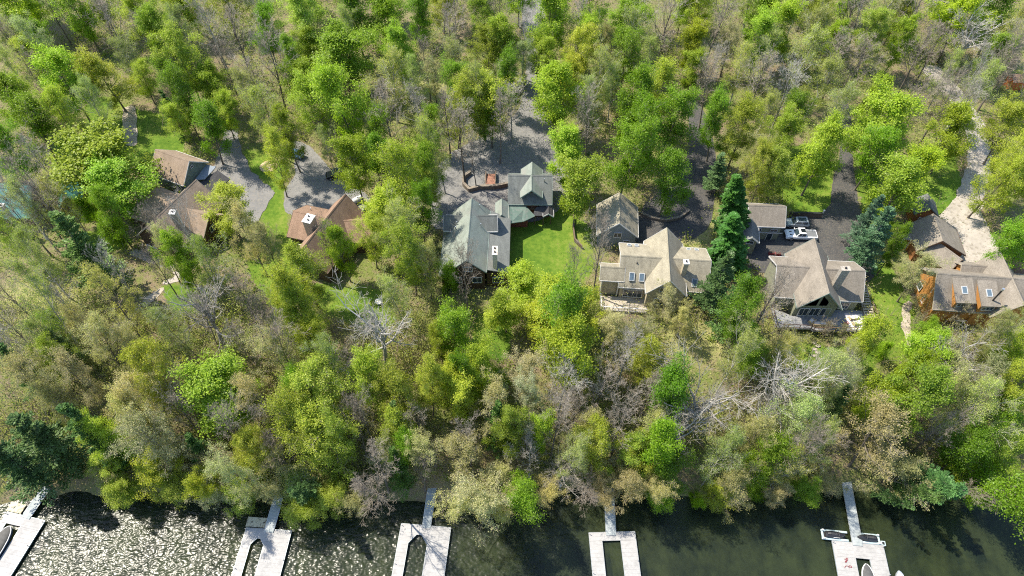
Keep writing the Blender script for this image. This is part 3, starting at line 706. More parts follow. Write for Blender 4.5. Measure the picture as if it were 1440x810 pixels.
# ------------------------------------------------------------------ docks
deckwhite = planks("sun_bleached_dock_boards", (0.25, 0.245, 0.238), (0.37, 0.36, 0.35), .62, 'Y')
deckgang = planks("grey_gangway_boards", (0.22, 0.25, 0.255), (0.34, 0.36, 0.355), .5, 'Y')
floatm = mottled("black_dock_floats", (.03, .03, .03), (.06, .06, .06), 2)
pale_ply = mottled("weathered_tan_float", (.42, .37, .24), (.55, .5, .36), 2.5, c3=(.12, .1, .07), fine=1.5)
def px_frame(bl, br):
    a, b = atz(*bl, .5), atz(*br, .5); u = (b-a); W = u.length; u.normalize(); v = Vector((u.y, -u.x, 0))   # v points out to the lake
    return a, u, v, W
def dock(label, bl, br, L, left, right, head, notch, gang0, gang1, gw, gang_top=1.1):
    a, u, v, W = px_frame(bl, br); rot = math.atan2(u.y, u.x)
    t = thing("floating_dock", label, "dock", (a.x, a.y, 0.0), rot, "docks along the lake shore")
    INV[t.name] = {"_m": Matrix.Identity(4)}
    lw, rw = left*W, W-right*W
    # deck outline in its own frame: x along the shore edge, y negative out to the lake
    if notch == "arch":
        m = (lw+rw)/2; k = (rw-lw)/2
        inner = [(lw, -L), (lw, -head-k*.95), (m-.25*k, -head), (m+.25*k, -head), (rw, -head-k*.95), (rw, -L)]
        pieces = [[(0, 0), (W, 0), (W, -head+.0), (0, -head)], [(0, -head-.004), (m-.25*k, -head-.004), (lw, -head-k*.95), (lw, -L), (0, -L)], [(W, -head-.004), (W, -L), (rw, -L), (rw, -head-k*.95), (m+.25*k, -head-.004)]]
    else:
        pieces = [[(0, 0), (W, 0), (W, -head), (0, -head)], [(0, -head-.02), (lw, -head-.02), (lw, -L), (0, -L)], [(rw, -head-.02), (W, -head-.02), (W, -L), (rw, -L)]]
    for nm, pc in zip(("head_deck", "finger_deck", "finger_deck"), pieces):
        MB().prism(pc, .34, .5).build(nm, deckwhite, t)
    rim = MB()
    for pc in pieces:
        for i in range(len(pc)):
            p, q = Vector(pc[i]), Vector(pc[(i+1) % len(pc)]); d = q-p
            if d.length < .3: continue
            n = Vector((d.y, -d.x)).normalized(); s = 1
            cen = sum((Vector(z) for z in pc), Vector((0, 0)))/len(pc)
            if ((p+q)/2-cen).dot(n) < 0: n = -n
            if abs(((p+q)/2).y+head) < .05 and abs(n.y) > .9: continue
            c = (p+q)/2+n*.022; rim.box((c.x, c.y, .40), (d.length, .04, .21), math.atan2(d.y, d.x))
    rim.build("rim_board", plain("aluminium_dock_rim", (.32, .36, .38), .45, .4), t)
    fl = MB()
    for pc in pieces[1:]:
        xs_ = [p[0] for p in pc]; x0, x1 = (0, lw) if min(xs_) < .01 else (rw, W)
        for i in range(4): fl.box(((x0+x1)/2, -head-2.6-i*(L-head-3)/4, .13), (x1-x0-.3, 1.3, .4))
    fl.box((W/2, -head/2, .13), (W-.6, head-.4, .4))
    tag(fl.build("float", floatm, t), None, kind="stuff")
    # gangway to the bank
    g0 = atz(*gang0, .62); g1 = atz(*gang1, gang_top); m4 = INV[t.name]["_m"]
    inv = (Matrix.Translation(t.location) @ Matrix.Rotation(rot, 4, 'Z')).inverted(); g0, g1 = inv @ g0, inv @ g1
    d = (g1-g0); hd = Vector((d.x, d.y, 0)).normalized(); n = Vector((-hd.y, hd.x, 0))
    g1 = g1 + d.normalized()*2.0
    gm = MB().slab([g0-n*-gw/2-hd*.5, g1+n*gw/2, g1-n*gw/2, g0-n*gw/2-hd*.5], .1)
    ga = gm.build("gangway", deckgang, t)
    rl = MB()
    for s in (-1, 1):
        e = n*s*(gw/2+.03); rl.tube(g0+e, g1+e, .045, n=6)
    rl.build("side_rail", M_SILVER, ga)
    cl = MB()
    for x, y in ((.12, -L*.55), (W-.12, -L*.4), (.12, -.3), (W-.15, -.3)): cl.tube((x, y, .5), (x, y, .95), .045, n=8)
    for i, (x, y) in enumerate(((.12, -L*.55), (W-.12, -L*.4), (.12, -.3), (W-.15, -.3))):
        MB().tube((x, y, -2.0), (x, y, 1.05), .05, n=8).build("pile_post", M_SILVER, t)
    return t, a, u, v, W
D1 = dock("white U shaped dock at far left holding a covered boat", (10.4,719.9), (63,732), 10, .13, .47, 1.6, "rect", (38.4,724), (101,634), 1.45)
D2 = dock("white dock with peaked slip, second from left among floats of glitter", (346.3,741.9), (410,746.3), 11, .19, .52, 1.5, "arch", (379,743.8), (387.5,714), 1.45)
D3 = dock("white dock with peaked slip under branch shadows, the middle of five", (564.5,736), (634,742), 11, .20, .42, 1.5, "arch", (600.2,737.3), (607.1,688.5), 1.3)
D4 = dock("white dock with an empty square slip, right of the middle dock", (828,749), (892.7,747.3), 11, .27, .33, 1.3, "rect", (859,748), (857,705), 1.5)
D5 = dock("white dock with two jet ski lifts and a boat, the rightmost", (1170,760), (1242,767), 11, .40, .32, 2.3, "rect", (1205.5,762.6), (1187,660), 1.5)
D1[0]["label"] = "white U shaped dock at the far left holding a covered boat"
D2[0]["label"] = "white dock with peaked slip in sun glitter, second from the left"

def wpt(D, x, y, z=0.0):   # point in a dock's frame (x along its shore edge, y out over the lake)
    _, a, u, v, W = D; return Vector((a.x, a.y, 0))+u*x+v*y+Vector((0, 0, z))
def drot(D): return math.atan2(D[2].y, D[2].x)
# floating swim platforms beside the gangways
for D, x, y, label, w_, l_ in ((D1, .9, -.9, "tan weathered float tucked behind the far left dock", 2.6, 1.5), (D2, 1.5, -.95, "tan weathered float behind the second dock from the left", 3.4, 1.5)):
    t = local_thing("swim_float", label, "float", wpt(D, x, y), drot(D), "tan floats beside docks")
    MB().box((0, 0, .42), (w_, l_, .16)).build("deck", pale_ply, t, bevel=.02)
    MB().box((0, 0, .16), (w_-.3, l_-.3, .34)).build("float_tank", floatm, t)
    for sx in (-.25, .3): MB().box((sx*w_, -.05, .53), (.3, .12, .06), .3).build("cleat", M_DARKMETAL, t)
# boats
def boat(label, loc, rot, L, Wd, coverm, hullm, group=None, gun=M_TRIM):
    t = local_thing("motor_boat", label, "boat", loc, rot, group)
    def ring(y, k, z0, hz, n=13):
        hw = Wd/2*k
        pts = [(hw*math.cos(math.pi*i/(n-1)), y, z0+hz*math.sin(math.pi*i/(n-1))) for i in range(n)]
        return pts
    ks = [(0, .92), (.25, 1.0), (.5, 1.0), (.7, .92), (.84, .74), (.93, .5), (.98, .25), (1.0, .05)]
    hull = MB(); rings = []
    for s, k in ks:
        hw = Wd/2*k; y = -L/2+L*s
        rings.append([(hw, y, .75+.12*s), (hw*.9, y, .15+.1*s), (0, y*.985, -.15+.3*s*s), (-hw*.9, y, .15+.1*s), (-hw, y, .75+.12*s)])
    hull.loft(rings).build("hull", hullm, t, smooth=False)
    cv = MB().loft([ring(-L/2+L*s, k*.93, .80+.1*s, (.42-.2*abs(s-.4))*max(.25, k)) for s, k in ks]); cv.build("cover", coverm, t, smooth=True)
    g = MB()
    prev = None
    for sgn in (-1, 1):
        P = [Vector((sgn*Wd/2*k, -L/2+L*s, .80+.12*s)) for s, k in ks]
        for a, b in zip(P[:-1], P[1:]): g.tube(a, b, .075, n=6)
    g.build("gunwale", gun, t)
    return t
cov_grey = mottled("grey_boat_cover", (.06, .058, .052), (.1, .096, .088), 1.5); cov_dark = mottled("charcoal_boat_cover", (.055, .055, .055), (.1, .1, .098), 1.5)
hull_blue = plain("navy_hull", (.04, .06, .1), .25); hull_white = plain("white_hull", (.7, .7, .7), .25); hull_grey = plain("grey_hull", (.3, .31, .32), .3)
c = wpt(D1, (.13+.53)/2*D1[4], 5.3, .1); boat("grey covered motor boat moored in the far left dock", c, drot(D1), 6.6, D1[4]*.35, cov_grey, hull_blue)
c = wpt(D5, (.40+.68)/2*D5[4]+.1, 6.6, .1); boat("charcoal covered boat with white gunwale in the rightmost dock", c, drot(D5), 6.8, D5[4]*.26, cov_dark, hull_white)
c = wpt(D5, D5[4]*1.17, 7.0, 0.0); boat("pale grey boat tied outside the rightmost dock", c, drot(D5), 6.6, 1.7, plain("silver_cover", (.36, .37, .38), .5), hull_grey, gun=M_SILVER)
# jet skis on lifts
M_JS = plain("black_jet_ski_plastic", (.018, .018, .02), .3); M_SEAT = plain("black_seat_vinyl", (.03, .03, .032), .55)
lift_m = plain("pale_teal_lift_plastic", (.34, .42, .42), .6)
for x, labl, labj, sg in ((.55, "pale jet ski lift left of the gangway on the rightmost dock", "black jet ski on the lift left of the gangway", -1), (5.35, "pale jet ski lift right of the gangway on the rightmost dock", "black jet ski on the lift right of the gangway", 1)):
    rot = drot(D5)
    o = wpt(D5, x, -.85, 0)
    t = local_thing("jet_ski_lift", labl, "lift", o, rot, "jet ski lifts")
    MB().box((0, .62, .42), (4.0, .34, .26)).build("side_float", lift_m, t, bevel=.06); MB().box((0, -.62, .42), (4.0, .34, .26)).build("side_float", lift_m, t, bevel=.06)
    MB().box((-1.82*-sg, 0, .42), (.3, .88, .24)).build("end_bar", lift_m, t, bevel=.05)
    MB().box((0, 0, .26), (3.2, .8, .12)).build("cradle", M_DARKMETAL, t)
    for yy in (-.62, .62): MB().box((1.75*sg, yy, .66), (.3, .26, .22)).build("bollard", M_TRIM, t, bevel=.04)
    j = local_thing("jet_ski", labj, "jet ski", o+Vector((0, 0, .33)), rot+(PI if sg > 0 else 0), "jet skis on lifts")
    ks = [(-1.45, .5, .5), (-1.2, .56, .55), (-.5, .58, .62), (.3, .55, .72), (.8, .45, .74), (1.2, .28, .66), (1.5, .06, .55)]
    MB().loft([[(x_, k*.95, .3*h_+.2), (x_, k*.6, h_), (x_, 0, h_+.08), (x_, -k*.6, h_), (x_, -k*.95, .3*h_+.2), (x_, -k*.6, .02), (x_, k*.6, .02)] for x_, k, h_ in ks]).build("hull", M_JS, j, smooth=False, bevel=.03)
    MB().loft([[(x_, .2*k, .6), (x_, .17*k, .6+h_), (x_, -.17*k, .6+h_), (x_, -.2*k, .6)] for x_, k, h_ in ((-1.2, .8, .2), (-.8, 1, .3), (-.2, 1, .26), (.2, .8, .3))]).build("seat", M_SEAT, j, bevel=.04)
    hb = MB(); hb.tube((.45, 0, .7), (.3, 0, 1.12), .07); hb.tube((.3, -.36, 1.12), (.3, .36, 1.12), .035); hb.build("handlebar", M_DARKMETAL, j)
    MB().box((.1, -.5, .55), (.95, .05, .07)).build("silver_stripe", M_TRIM, j)
p = wpt(D5, 7.75, -.35, 0)
t = local_thing("water_step", "small pale floating step off the right end of the rightmost dock", "float", p, drot(D5))
MB().box((0, 0, .35), (.7, .75, .2)).build("pad", lift_m, t, bevel=.04); MB().box((0, 0, .465), (.34, .4, .03)).build("grip_pad", M_DARKMETAL, t)
MB().tube((-.35, .1, .42), (-1.3, .75, .46), .07).build("strut", M_SILVER, t)
# red rope left on the dock
rp = MB(); rr = random.Random(4)
for bx, by, n_ in ((1.15, 2.75, 15), (1.55, 3.9, 12)):
    base = wpt(D5, bx, by, .54); last = None; a_ = rr.uniform(0, 6)
    for i in range(n_):
        a_ += rr.uniform(-1.4, 1.7); q = (last if last is not None else base)+Vector((math.cos(a_), math.sin(a_), 0))*.22
        q = base+(q-base)*.86; q.z = .545
        if last is not None: rp.tube(last, q, .04, n=5)
        last = q
tag(rp.build("rope", plain("red_rope", (.2, .015, .025), .8)), "dark red rope strewn along the rightmost dock", "rope")

# ------------------------------------------------------------------ vehicles
def car(name, label, cat, loc, rot, L, W, paint, kind, group):
    """nose towards +x in its own frame"""
    t = local_thing(name, label, cat, loc, rot, group); h = W/2
    if kind == "pickup":
        low = [(-L/2, .55), (-L/2, 1.12), (-L*.12, 1.12), (L*.22, 1.14), (L*.46, 1.04), (L/2, .86), (L/2, .5)]
        cab = (-L*.13, L*.22, -L*.10, L*.10, 1.12, 1.88)
    elif kind == "suv":
        low = [(-L/2, .45), (-L/2, 1.0), (L*.2, 1.04), (L*.44, .92), (L/2, .74), (L/2, .42)]
        cab = (-L*.48, L*.24, -L*.42, L*.08, 1.0, 1.66)
    else:
        low = [(-L/2, .4), (-L/2, .86), (-L*.3, .95), (L*.2, .95), (L*.44, .82), (L/2, .66), (L/2, .36)]
        cab = (-L*.36, L*.24, -L*.22, L*.06, .93, 1.42)
    n = len(low)
    b = MB()
    rings = []
    for y, k in ((-h, .93), (-h*.94, 1.0), (h*.94, 1.0), (h, .93)):
        rings.append([(x*(.985 if k < 1 else 1), y, .3+(z-.3)*k+.02) for x, z in low])
    b.loft(rings).build("body", paint, t, bevel=.04)
    x0, x1, x2, x3, z0, z1 = cab
    def frustum(e, zz0, zz1):
        w0, w1 = h*.93+e, h*.76+e
        def at_(z): k = (z-z0)/(z1-z0); return (x0+(x2-x0)*k-e, x1+(x3-x1)*k+e, w0+(w1-w0)*k)
        vs = []
        for z in (zz0, zz1):
            a_, b_, w_ = at_(z); vs += [(a_, -w_, z), (b_, -w_, z), (b_, w_, z), (a_, w_, z)]
        return MB().add(vs, [(3, 2, 1, 0), (4, 5, 6, 7), (0, 1, 5, 4), (1, 2, 6, 5), (2, 3, 7, 6), (3, 0, 4, 7)])
    cb = frustum(0, z0-.05, z1).build("cabin", paint, t, bevel=.05)
    def pane(q): MB().add(q, [(0, 1, 2, 3)]).build("window", M_GLASS, cb)
    def P(kx, y, kz, e=.012):
        z = z0+(z1-z0)*kz; xa = x0+(x2-x0)*kz; xb = x1+(x3-x1)*kz; w_ = h*.93+(h*.76-h*.93)*kz
        return (xa+(xb-xa)*kx, (w_+e)*y, z)
    for y in (-1, 1):
        for a_, b_ in ((.06, .46), (.52, .92)): pane([P(a_, y, .16), P(b_, y, .16), P(b_, y, .88), P(a_+.02, y, .88)][::y])
    def F(front, ky, kz):
        z = z0+(z1-z0)*kz; xa = x0+(x2-x0)*kz-.014; xb = x1+(x3-x1)*kz+.014; w_ = h*.93+(h*.76-h*.93)*kz
        return ((xb if front else xa), w_*ky, z)
    pane([F(True, -.9, .08), F(True, .9, .08), F(True, .9, .92), F(True, -.9, .92)]); pane([F(False, .88, .2), F(False, -.88, .2), F(False, -.88, .9), F(False, .88, .9)])
    if kind == "pickup":
        MB().box(((x2+x3)/2-.12, 0, z1+.012), (.85, .95, .03)).build("sunroof", plain("tinted_sunroof", (.008, .009, .01), .25), cb)
        MB().box((-L*.315, 0, 1.125), (L*.335, W*.82, .04)).build("bed_cover", plain("grey_bed_cover", (.13, .135, .14), .6), t)
        MB().box((-L/2-.06, 0, .6), (.16, W*.96, .22)).build("bumper", M_SILVER, t, bevel=.03)
        for y in (-.3, .3): MB().box((L*.34, y*W*.6, 1.11), (.5, .22, .05), 0).build("hood_vent", M_DARKMETAL, t)
    elif kind == "suv":
        MB().box(((x2+x3)/2, 0, z1+.012), (1.5, .9, .03)).build("sunroof", M_GLASS, cb)
        for y in (-1, 1): MB().tube((x2+.1, y*h*.68, z1+.06), (x3-.1, y*h*.68, z1+.06), .03, n=6).build("roof_rail", M_SILVER, cb)
    for sx in (-.31, .32):
        for y in (-1, 1):
            r = .41 if kind == "pickup" else .34
            wh = MB().tube((sx*L, y*(h-.24), r), (sx*L, y*(h+.02), r), r, n=18).build("wheel", M_RUBBER, t)
            MB().tube((sx*L, y*(h-.02), r), (sx*L, y*(h+.03), r), r*.62, n=12).build("rim", M_SILVER, wh)
    for y in (-1, 1):
        MB().box((L/2-.06, y*h*.72, low[-2][1]-.06), (.16, .34, .16)).build("headlight", plain("headlight_lens", (.7, .72, .74), .1), t)
        MB().box((-L/2+.02, y*h*.8, low[1][1]-.15), (.1, .2, .24)).build("tail_light", plain("red_tail_light", (.35, .01, .01), .2), t)
        MB().box((x1*.86, y*(h+.1), z0+.14), (.14, .22, .16)).build("mirror", paint, t, bevel=.02)
    MB().box((L/2-.01, 0, low[-2][1]-.14), (.06, W*.5, .24)).build("grille", M_DARKMETAL, t)
    return t
p = at(1124, 334); car("pickup_truck", "white pickup with sunroof and grey bed cover by the small garage", "pickup truck", (p.x, p.y, tz(p.x, p.y)+.07), PI-R(2), 5.85, 2.03, plain("white_car_paint", (.78, .79, .8), .25), "pickup", "parked vehicles")
p = at(1121, 317); car("parked_car", "silver car parked beside the white pickup", "car", (p.x-.3, p.y, tz(p.x, p.y)+.07), PI-R(2), 4.3, 1.8, plain("silver_car_paint", (.33, .36, .38), .3, .3), "suv", "parked vehicles")
p = at(414, 219); car("parked_car", "blue car nearly hidden by trees above the brown house", "car", (p.x, p.y, tz(p.x, p.y)+.07), R(160), 4.4, 1.8, plain("blue_car_paint", (.12, .22, .38), .25), "sedan", "parked vehicles")
p = at(475, 248); car("parked_car", "black car at the gravel edge behind the brown house", "car", (p.x, p.y, tz(p.x, p.y)+.07), R(195), 4.6, 1.85, plain("black_car_paint", (.015, .015, .018), .2), "suv", "parked vehicles")
p = at(700, -40) if 0 else None

# ------------------------------------------------------------------ things in the yards
def lathe(prof, n=20):
    mb = MB(); mb.loft([[(r*math.cos(2*PI*i/n), r*math.sin(2*PI*i/n), z) for i in range(n)] for r, z in prof]); return mb
p = at(504, 284); t = local_thing("propane_tank", "white propane tank behind the brown house with white chimney", "tank", (p.x, p.y, p.z), R(35))
MB().loft([[(x, r*math.cos(a_*PI/8), .75+r*math.sin(a_*PI/8)) for a_ in range(16)] for x, r in ((-1.1, .1), (-1.0, .42), (-.8, .55), (.8, .55), (1.0, .42), (1.1, .1))]).build("tank", M_TRIM, t, smooth=True)
for x in (-.6, .6): MB().box((x, 0, .12), (.16, .9, .3)).build("leg", M_STONE, t)
MB().tube((0, 0, 1.28), (0, 0, 1.46), .16, n=12).build("valve_dome", M_TRIM, t)
p = at(512, 300); t = local_thing("barbecue_grill", "silver barbecue grill at the right corner of the brown house", "grill", (p.x, p.y, p.z), R(60))
MB().box((0, 0, .55), (1.3, .6, .7)).build("cabinet", M_DARKMETAL, t, bevel=.02); MB().box((0, 0, 1.02), (1.25, .55, .26), 0, .8).build("lid", M_SILVER, t, bevel=.04)
for s in (-1, 1): MB().box((s*.9, 0, .92), (.45, .5, .05)).build("side_shelf", M_SILVER, t)
for x in (-.5, .5): MB().tube((x, -.3, .1), (x, .3, .1), .1, n=10).build("wheel", M_RUBBER, t)
p = at(378, 234); t = local_thing("fire_pit", "round bare earth fire pit with stone ring on the bright lawn", "fire pit", (p.x, p.y, p.z))
lathe([(1.9, .02), (1.7, .1), (.9, .16), (.2, .12)]).build("earth_mound", mottled("raked_earth", (.36, .26, .15), (.5, .38, .24), 2), t, smooth=True)
for i in range(12): MB().box((.8*math.cos(i*PI/6), .8*math.sin(i*PI/6), .26), (.36, .28, .24), i*PI/6+.2, .85).build("ring_stone", M_STONE, t)
p = at(533, 427); t = local_thing("garden_table", "small round white table on the grass among bare trees", "table", (p.x, p.y, p.z))
lathe([(.62, .72), (.64, .75), (.0, .77)]).build("tabletop", M_TRIM, t); lathe([(.35, 0), (.08, .08), (.06, .72)]).build("leg", M_TRIM, t)
# stone wall and planter court behind the green cottage
stonewall = mottled("brown_stone_wall", (.13, .105, .08), (.25, .21, .165), 1.3, c3=(.09, .08, .07), fine=3)
def wall_run(name, label, cat, pts, hgt, thick, mat, close=False, capm=None):
    P = [at(*q) for q in pts]; c = sum(P, Vector())/len(P); t = thing(name, label, cat, (c.x, c.y, c.z))
    m = MB(); cp = MB()
    for a, b in zip(P[:-1], P[1:]):
        d = b-a; L = d.length; mid = (a+b)/2; rot = math.atan2(d.y, d.x)
        m.box((mid.x, mid.y, mid.z+hgt/2-.2), (L+thick*.25, thick, hgt+.4), rot)
        cp.box((mid.x, mid.y, mid.z+hgt+.04), (L+thick*.3, thick+.1, .08), rot)
    m.build("wall_body", mat, t); cp.build("coping", capm or mat, t); return t
wall_run("retaining_wall", "curved brown stone retaining wall round the planting bed behind the cottage", "wall", [(714,262),(695,266),(675,266),(660,270),(652,262),(653,252),(662,245)], 1.0, .45, stonewall)
timber = planks("weathered_dark_timber", (.1, .07, .05), (.17, .125, .09), .2, 'X')
wall_run("timber_wall", "dark timber retaining wall behind the parked vehicles", "wall", [(1109,305),(1130,305),(1154,306)], 1.2, .3, timber, capm=M_DARKMETAL)
wall_run("retaining_wall", "curved grey stone edging along the shaded dark driveway", "wall", [(896,300),(915,308),(935,312),(955,308),(968,298)], .6, .4, stonewall)
wall_run("garden_fence", "thin dark garden edging fence on the lawn beside the cottage", "fence", [(806,305),(806,325),(808,340),(818,350)], .9, .12, timber)
p = at(690, 256); t = local_thing("entry_steps", "reddish brown timber steps through the stone planting bed", "steps", (p.x, p.y, p.z), 0)
for i in range(5): MB().box((0, -1.6+i*.8, .9-i*.14), (1.8, .75, .16)).build("tread", plain("red_brown_tread", (.24, .11, .07), .7), t)
for s in (-1, 1): MB().box((s*1.0, 0, .6), (.2, 4.4, .9)).build("cheek", timber, t)
p = at(1149, 303); t = local_thing("fence_post", "white post at the right end of the timber wall", "post", (p.x+.9, p.y, p.z))
MB().box((0, 0, .7), (.22, .22, 1.4)).build("shaft", M_TRIM, t); MB().box((0, 0, 1.44), (.32, .32, .08)).build("post_cap", M_TRIM, t)
# terrace furniture on the deck
cush = mottled("cream_cushion", (.62, .56, .5), (.74, .68, .62), 2); wick = mottled("tan_wicker", (.4, .3, .18), (.52, .41, .26), 5)
ZD = G+1.0
t = local_thing("rug", "pale outdoor rug under the white loungers on the deck", "rug", (59.0, 67.7, ZD), R(-4)); MB().box((0, 0, .008), (3.0, 3.2, .014)).build("rug_weave", mottled("pale_rug", (.5, .46, .45), (.6, .56, .54), 3), t)
for i, (x, y, a_, lab) in enumerate(((58.9, 68.3, 12, "white cushioned lounger nearer the house on the pale rug"), (59.2, 67.2, 16, "white cushioned lounger nearer the lake on the pale rug"))):
    t = local_thing("deck_lounger", lab, "lounger", (x, y, ZD+.02), R(a_), "white loungers on the deck")
    MB().box((0, 0, .32), (1.9, .78, .1)).build("frame", wick, t)
    for sx in (-.8, .8):
        for sy in (-.3, .3): MB().box((sx, sy, .14), (.08, .08, .28)).build("leg", wick, t)
    MB().box((.25, 0, .43), (1.35, .72, .13)).build("seat_cushion", cush, t, bevel=.04)
    MB().slab([(-.95, -.36, .78), (-.42, -.36, .5), (-.42, .36, .5), (-.95, .36, .78)], .13).build("back_cushion", cush, t)
for x, y, r_, L, lab in ((52.6, 66.9, -4, 2.4, "tan wicker sofa with cream cushions, longest on the deck edge"), (51.4, 67.5, 40, 1.1, "tan wicker armchair left of the sofa on the deck"), (54.6, 66.8, -35, 1.1, "tan wicker armchair right of the sofa on the deck")):
    t = local_thing("wicker_sofa" if L > 2 else "wicker_armchair", lab, "sofa" if L > 2 else "armchair", (x, y, ZD), R(r_), "wicker seats on the deck")
    MB().box((0, 0, .2), (L, .85, .4)).build("base", wick, t, bevel=.03); MB().box((0, -.4, .58), (L, .14, .5)).build("backrest", wick, t, bevel=.03)
    for s in (-1, 1): MB().box((s*(L/2-.07), .03, .5), (.14, .72, .26)).build("armrest", wick, t, bevel=.03)
    k = 2 if L > 2 else 1
    for i in range(k): MB().box(((i-(k-1)/2)*(L-.3)/k, .04, .47), ((L-.36)/k, .7, .14)).build("cushion", cush, t, bevel=.04)
t = local_thing("deck_chair", "red chair beside the pale rug on the deck", "chair", (57.1, 67.0, ZD), R(20))
redp = plain("red_chair_paint", (.27, .045, .045), .6)
MB().box((0, 0, .38), (.62, .6, .08)).build("seat", redp, t); MB().slab([(-.31, -.42, 1.0), (.31, -.42, 1.0), (.31, -.28, .4), (-.31, -.28, .4)], .06).build("backrest", redp, t)
for sx in (-.26, .26):
    for sy in (-.25, .25): MB().box((sx, sy, .18), (.07, .07, .36)).build("leg", redp, t)
    MB().box((sx*1.25, 0, .6), (.1, .62, .05)).build("armrest", redp, t)
p = at(1092, 358)
for i, (px, py, lab) in enumerate(((1084, 358, "red planter box at the back left corner of the deck house"), (1093, 359, "red planter box, right of the two behind the deck house"))):
    p = at(px, py); t = local_thing("planter_box", lab, "planter", (p.x, p.y, p.z+.05), R(-4), "red planters")
    MB().box((0, 0, .3), (1.0, .5, .6)).build("box", redp, t, bevel=.02); MB().box((0, 0, .62), (.86, .38, .06)).build("soil", plain("potting_soil", (.05, .035, .025), .9), t)
# stepping stones below the deck
for i in range(8):
    p = at(1148+(1 if i % 2 else -1)*2.5, 482+i*4.6)
    t = MB().prism([(.55*math.cos(k*PI/3.5)*rr.uniform(.8, 1.1), .36*math.sin(k*PI/3.5)*rr.uniform(.8, 1.1)) for k in range(7)], -.1, .08).build("stepping_stone", M_STONE, None)
    t.location = (p.x, p.y, p.z); tag(t, "pale stepping stone in the short path below the deck", "stone", "stepping stones below the deck")
# ------------------------------------------------------------------ trees
def bark(name, c1, c2):
    m, nt, out = nodemat(name)
    n1 = noise(nt, 2.2, 4, 0.7, sx=(2, 2, .5)); oi = nt.nodes.new("ShaderNodeObjectInfo")
    col = ramp(nt, n1, [(0.3, c1), (0.7, c2)])
    v = ramp(nt, oi.outputs["Random"], [(0, (.72, .7, .68)), (1, (1.2, 1.2, 1.2))])
    bsdf(nt, out, mixc(nt, 1.0, col, v, 'MULTIPLY'), .9, bump=n1, bstr=.4, bdist=.04, spec=.2); return m
BARK = bark("grey_brown_bark", (.09, .075, .06), (.2, .175, .145))
PALEBARK = bark("pale_grey_bark", (.27, .255, .23), (.47, .45, .41))
TWIG = bark("twig_bark", (.22, .185, .145), (.4, .35, .285))
PALETWIG = bark("pale_twig_bark", (.25, .232, .2), (.43, .405, .36))
def leafmat(name, transl=0.54, gloss=0.012, vary=0.66):
    m, nt, out = nodemat(name)
    oi = nt.nodes.new("ShaderNodeObjectInfo"); a = nt.nodes.new("ShaderNodeAttribute"); a.attribute_name = "tint"
    f = ramp(nt, a.outputs["Fac"], [(0, (1-vary*.8, 1-vary*.7, 1-vary*.6)), (.5, (1, 1, 1)), (1, (1+vary*.45, 1+vary*.45, 1+vary*.5))])
    col = mixc(nt, 1.0, oi.outputs["Color"], f, 'MULTIPLY')
    d = nt.nodes.new("ShaderNodeBsdfDiffuse"); t = nt.nodes.new("ShaderNodeBsdfTranslucent"); g = nt.nodes.new("ShaderNodeBsdfGlossy")
    nt.links.new(col, d.inputs[0]); g.inputs["Roughness"].default_value = .45; g.inputs[0].default_value = (1, 1, 1, 1)
    nt.links.new(mixc(nt, 1.0, col, (1.1, 1.3, .7), 'MULTIPLY'), t.inputs[0])
    m1 = nt.nodes.new("ShaderNodeMixShader"); m1.inputs[0].default_value = transl; nt.links.new(d.outputs[0], m1.inputs[1]); nt.links.new(t.outputs[0], m1.inputs[2])
    m2 = nt.nodes.new("ShaderNodeMixShader"); m2.inputs[0].default_value = gloss; nt.links.new(m1.outputs[0], m2.inputs[1]); nt.links.new(g.outputs[0], m2.inputs[2])
    nt.links.new(m2.outputs[0], out.inputs[0]); return m
LEAF = leafmat("broad_leaf"); NEEDLE = leafmat("needle_spray", .2, .015, .6)

def seg_mesh(name, segs, mat, sides):
    """segs: array (N, 8) of p0 p1 r0 r1 -> one mesh of tapered tubes"""
    S = np.array(segs, float); P0, P1, R0, R1 = S[:, :3], S[:, 3:6], S[:, 6], S[:, 7]
    d = P1-P0; d /= np.maximum(1e-6, np.linalg.norm(d, axis=1))[:, None]
    h = np.where(np.abs(d[:, 2:3]) > .9, np.array([[1., 0, 0]]), np.array([[0, 0, 1.]]))
    a = np.cross(d, h); a /= np.linalg.norm(a, axis=1)[:, None]; b = np.cross(d, a)
    n = len(S); ang = np.arange(sides)*2*np.pi/sides
    ring = a[:, None, :]*np.cos(ang)[None, :, None] + b[:, None, :]*np.sin(ang)[None, :, None]
    V = np.concatenate([P0[:, None]+ring*R0[:, None, None], P1[:, None]+ring*R1[:, None, None]], 1).reshape(-1, 3)
    i = np.arange(sides); q = np.stack([i, (i+1) % sides, (i+1) % sides+sides, i+sides], 1)
    F = (q[None]+(np.arange(n)*2*sides)[:, None, None]).reshape(-1, 4)
    return V, F
def merge(parts):
    V, F, o = [], [], 0
    for v, f in parts: V.append(v); F.append(f+o); o += len(v)
    return np.concatenate(V), np.concatenate(F)
def mesh_of(name, V, F, mats, midx=None, tint=None, smooth=False):
    me = bpy.data.meshes.new(name); np_mesh(me, V, F)
    for m in mats: me.materials.append(m)
    if midx is not None: me.polygons.foreach_set("material_index", midx.astype(np.int32))
    if tint is not None:
        at_ = me.attributes.new("tint", 'FLOAT', 'FACE'); at_.data.foreach_set("value", tint.astype(np.float32))
    if smooth: me.polygons.foreach_set("use_smooth", np.ones(len(F), bool))
    return me

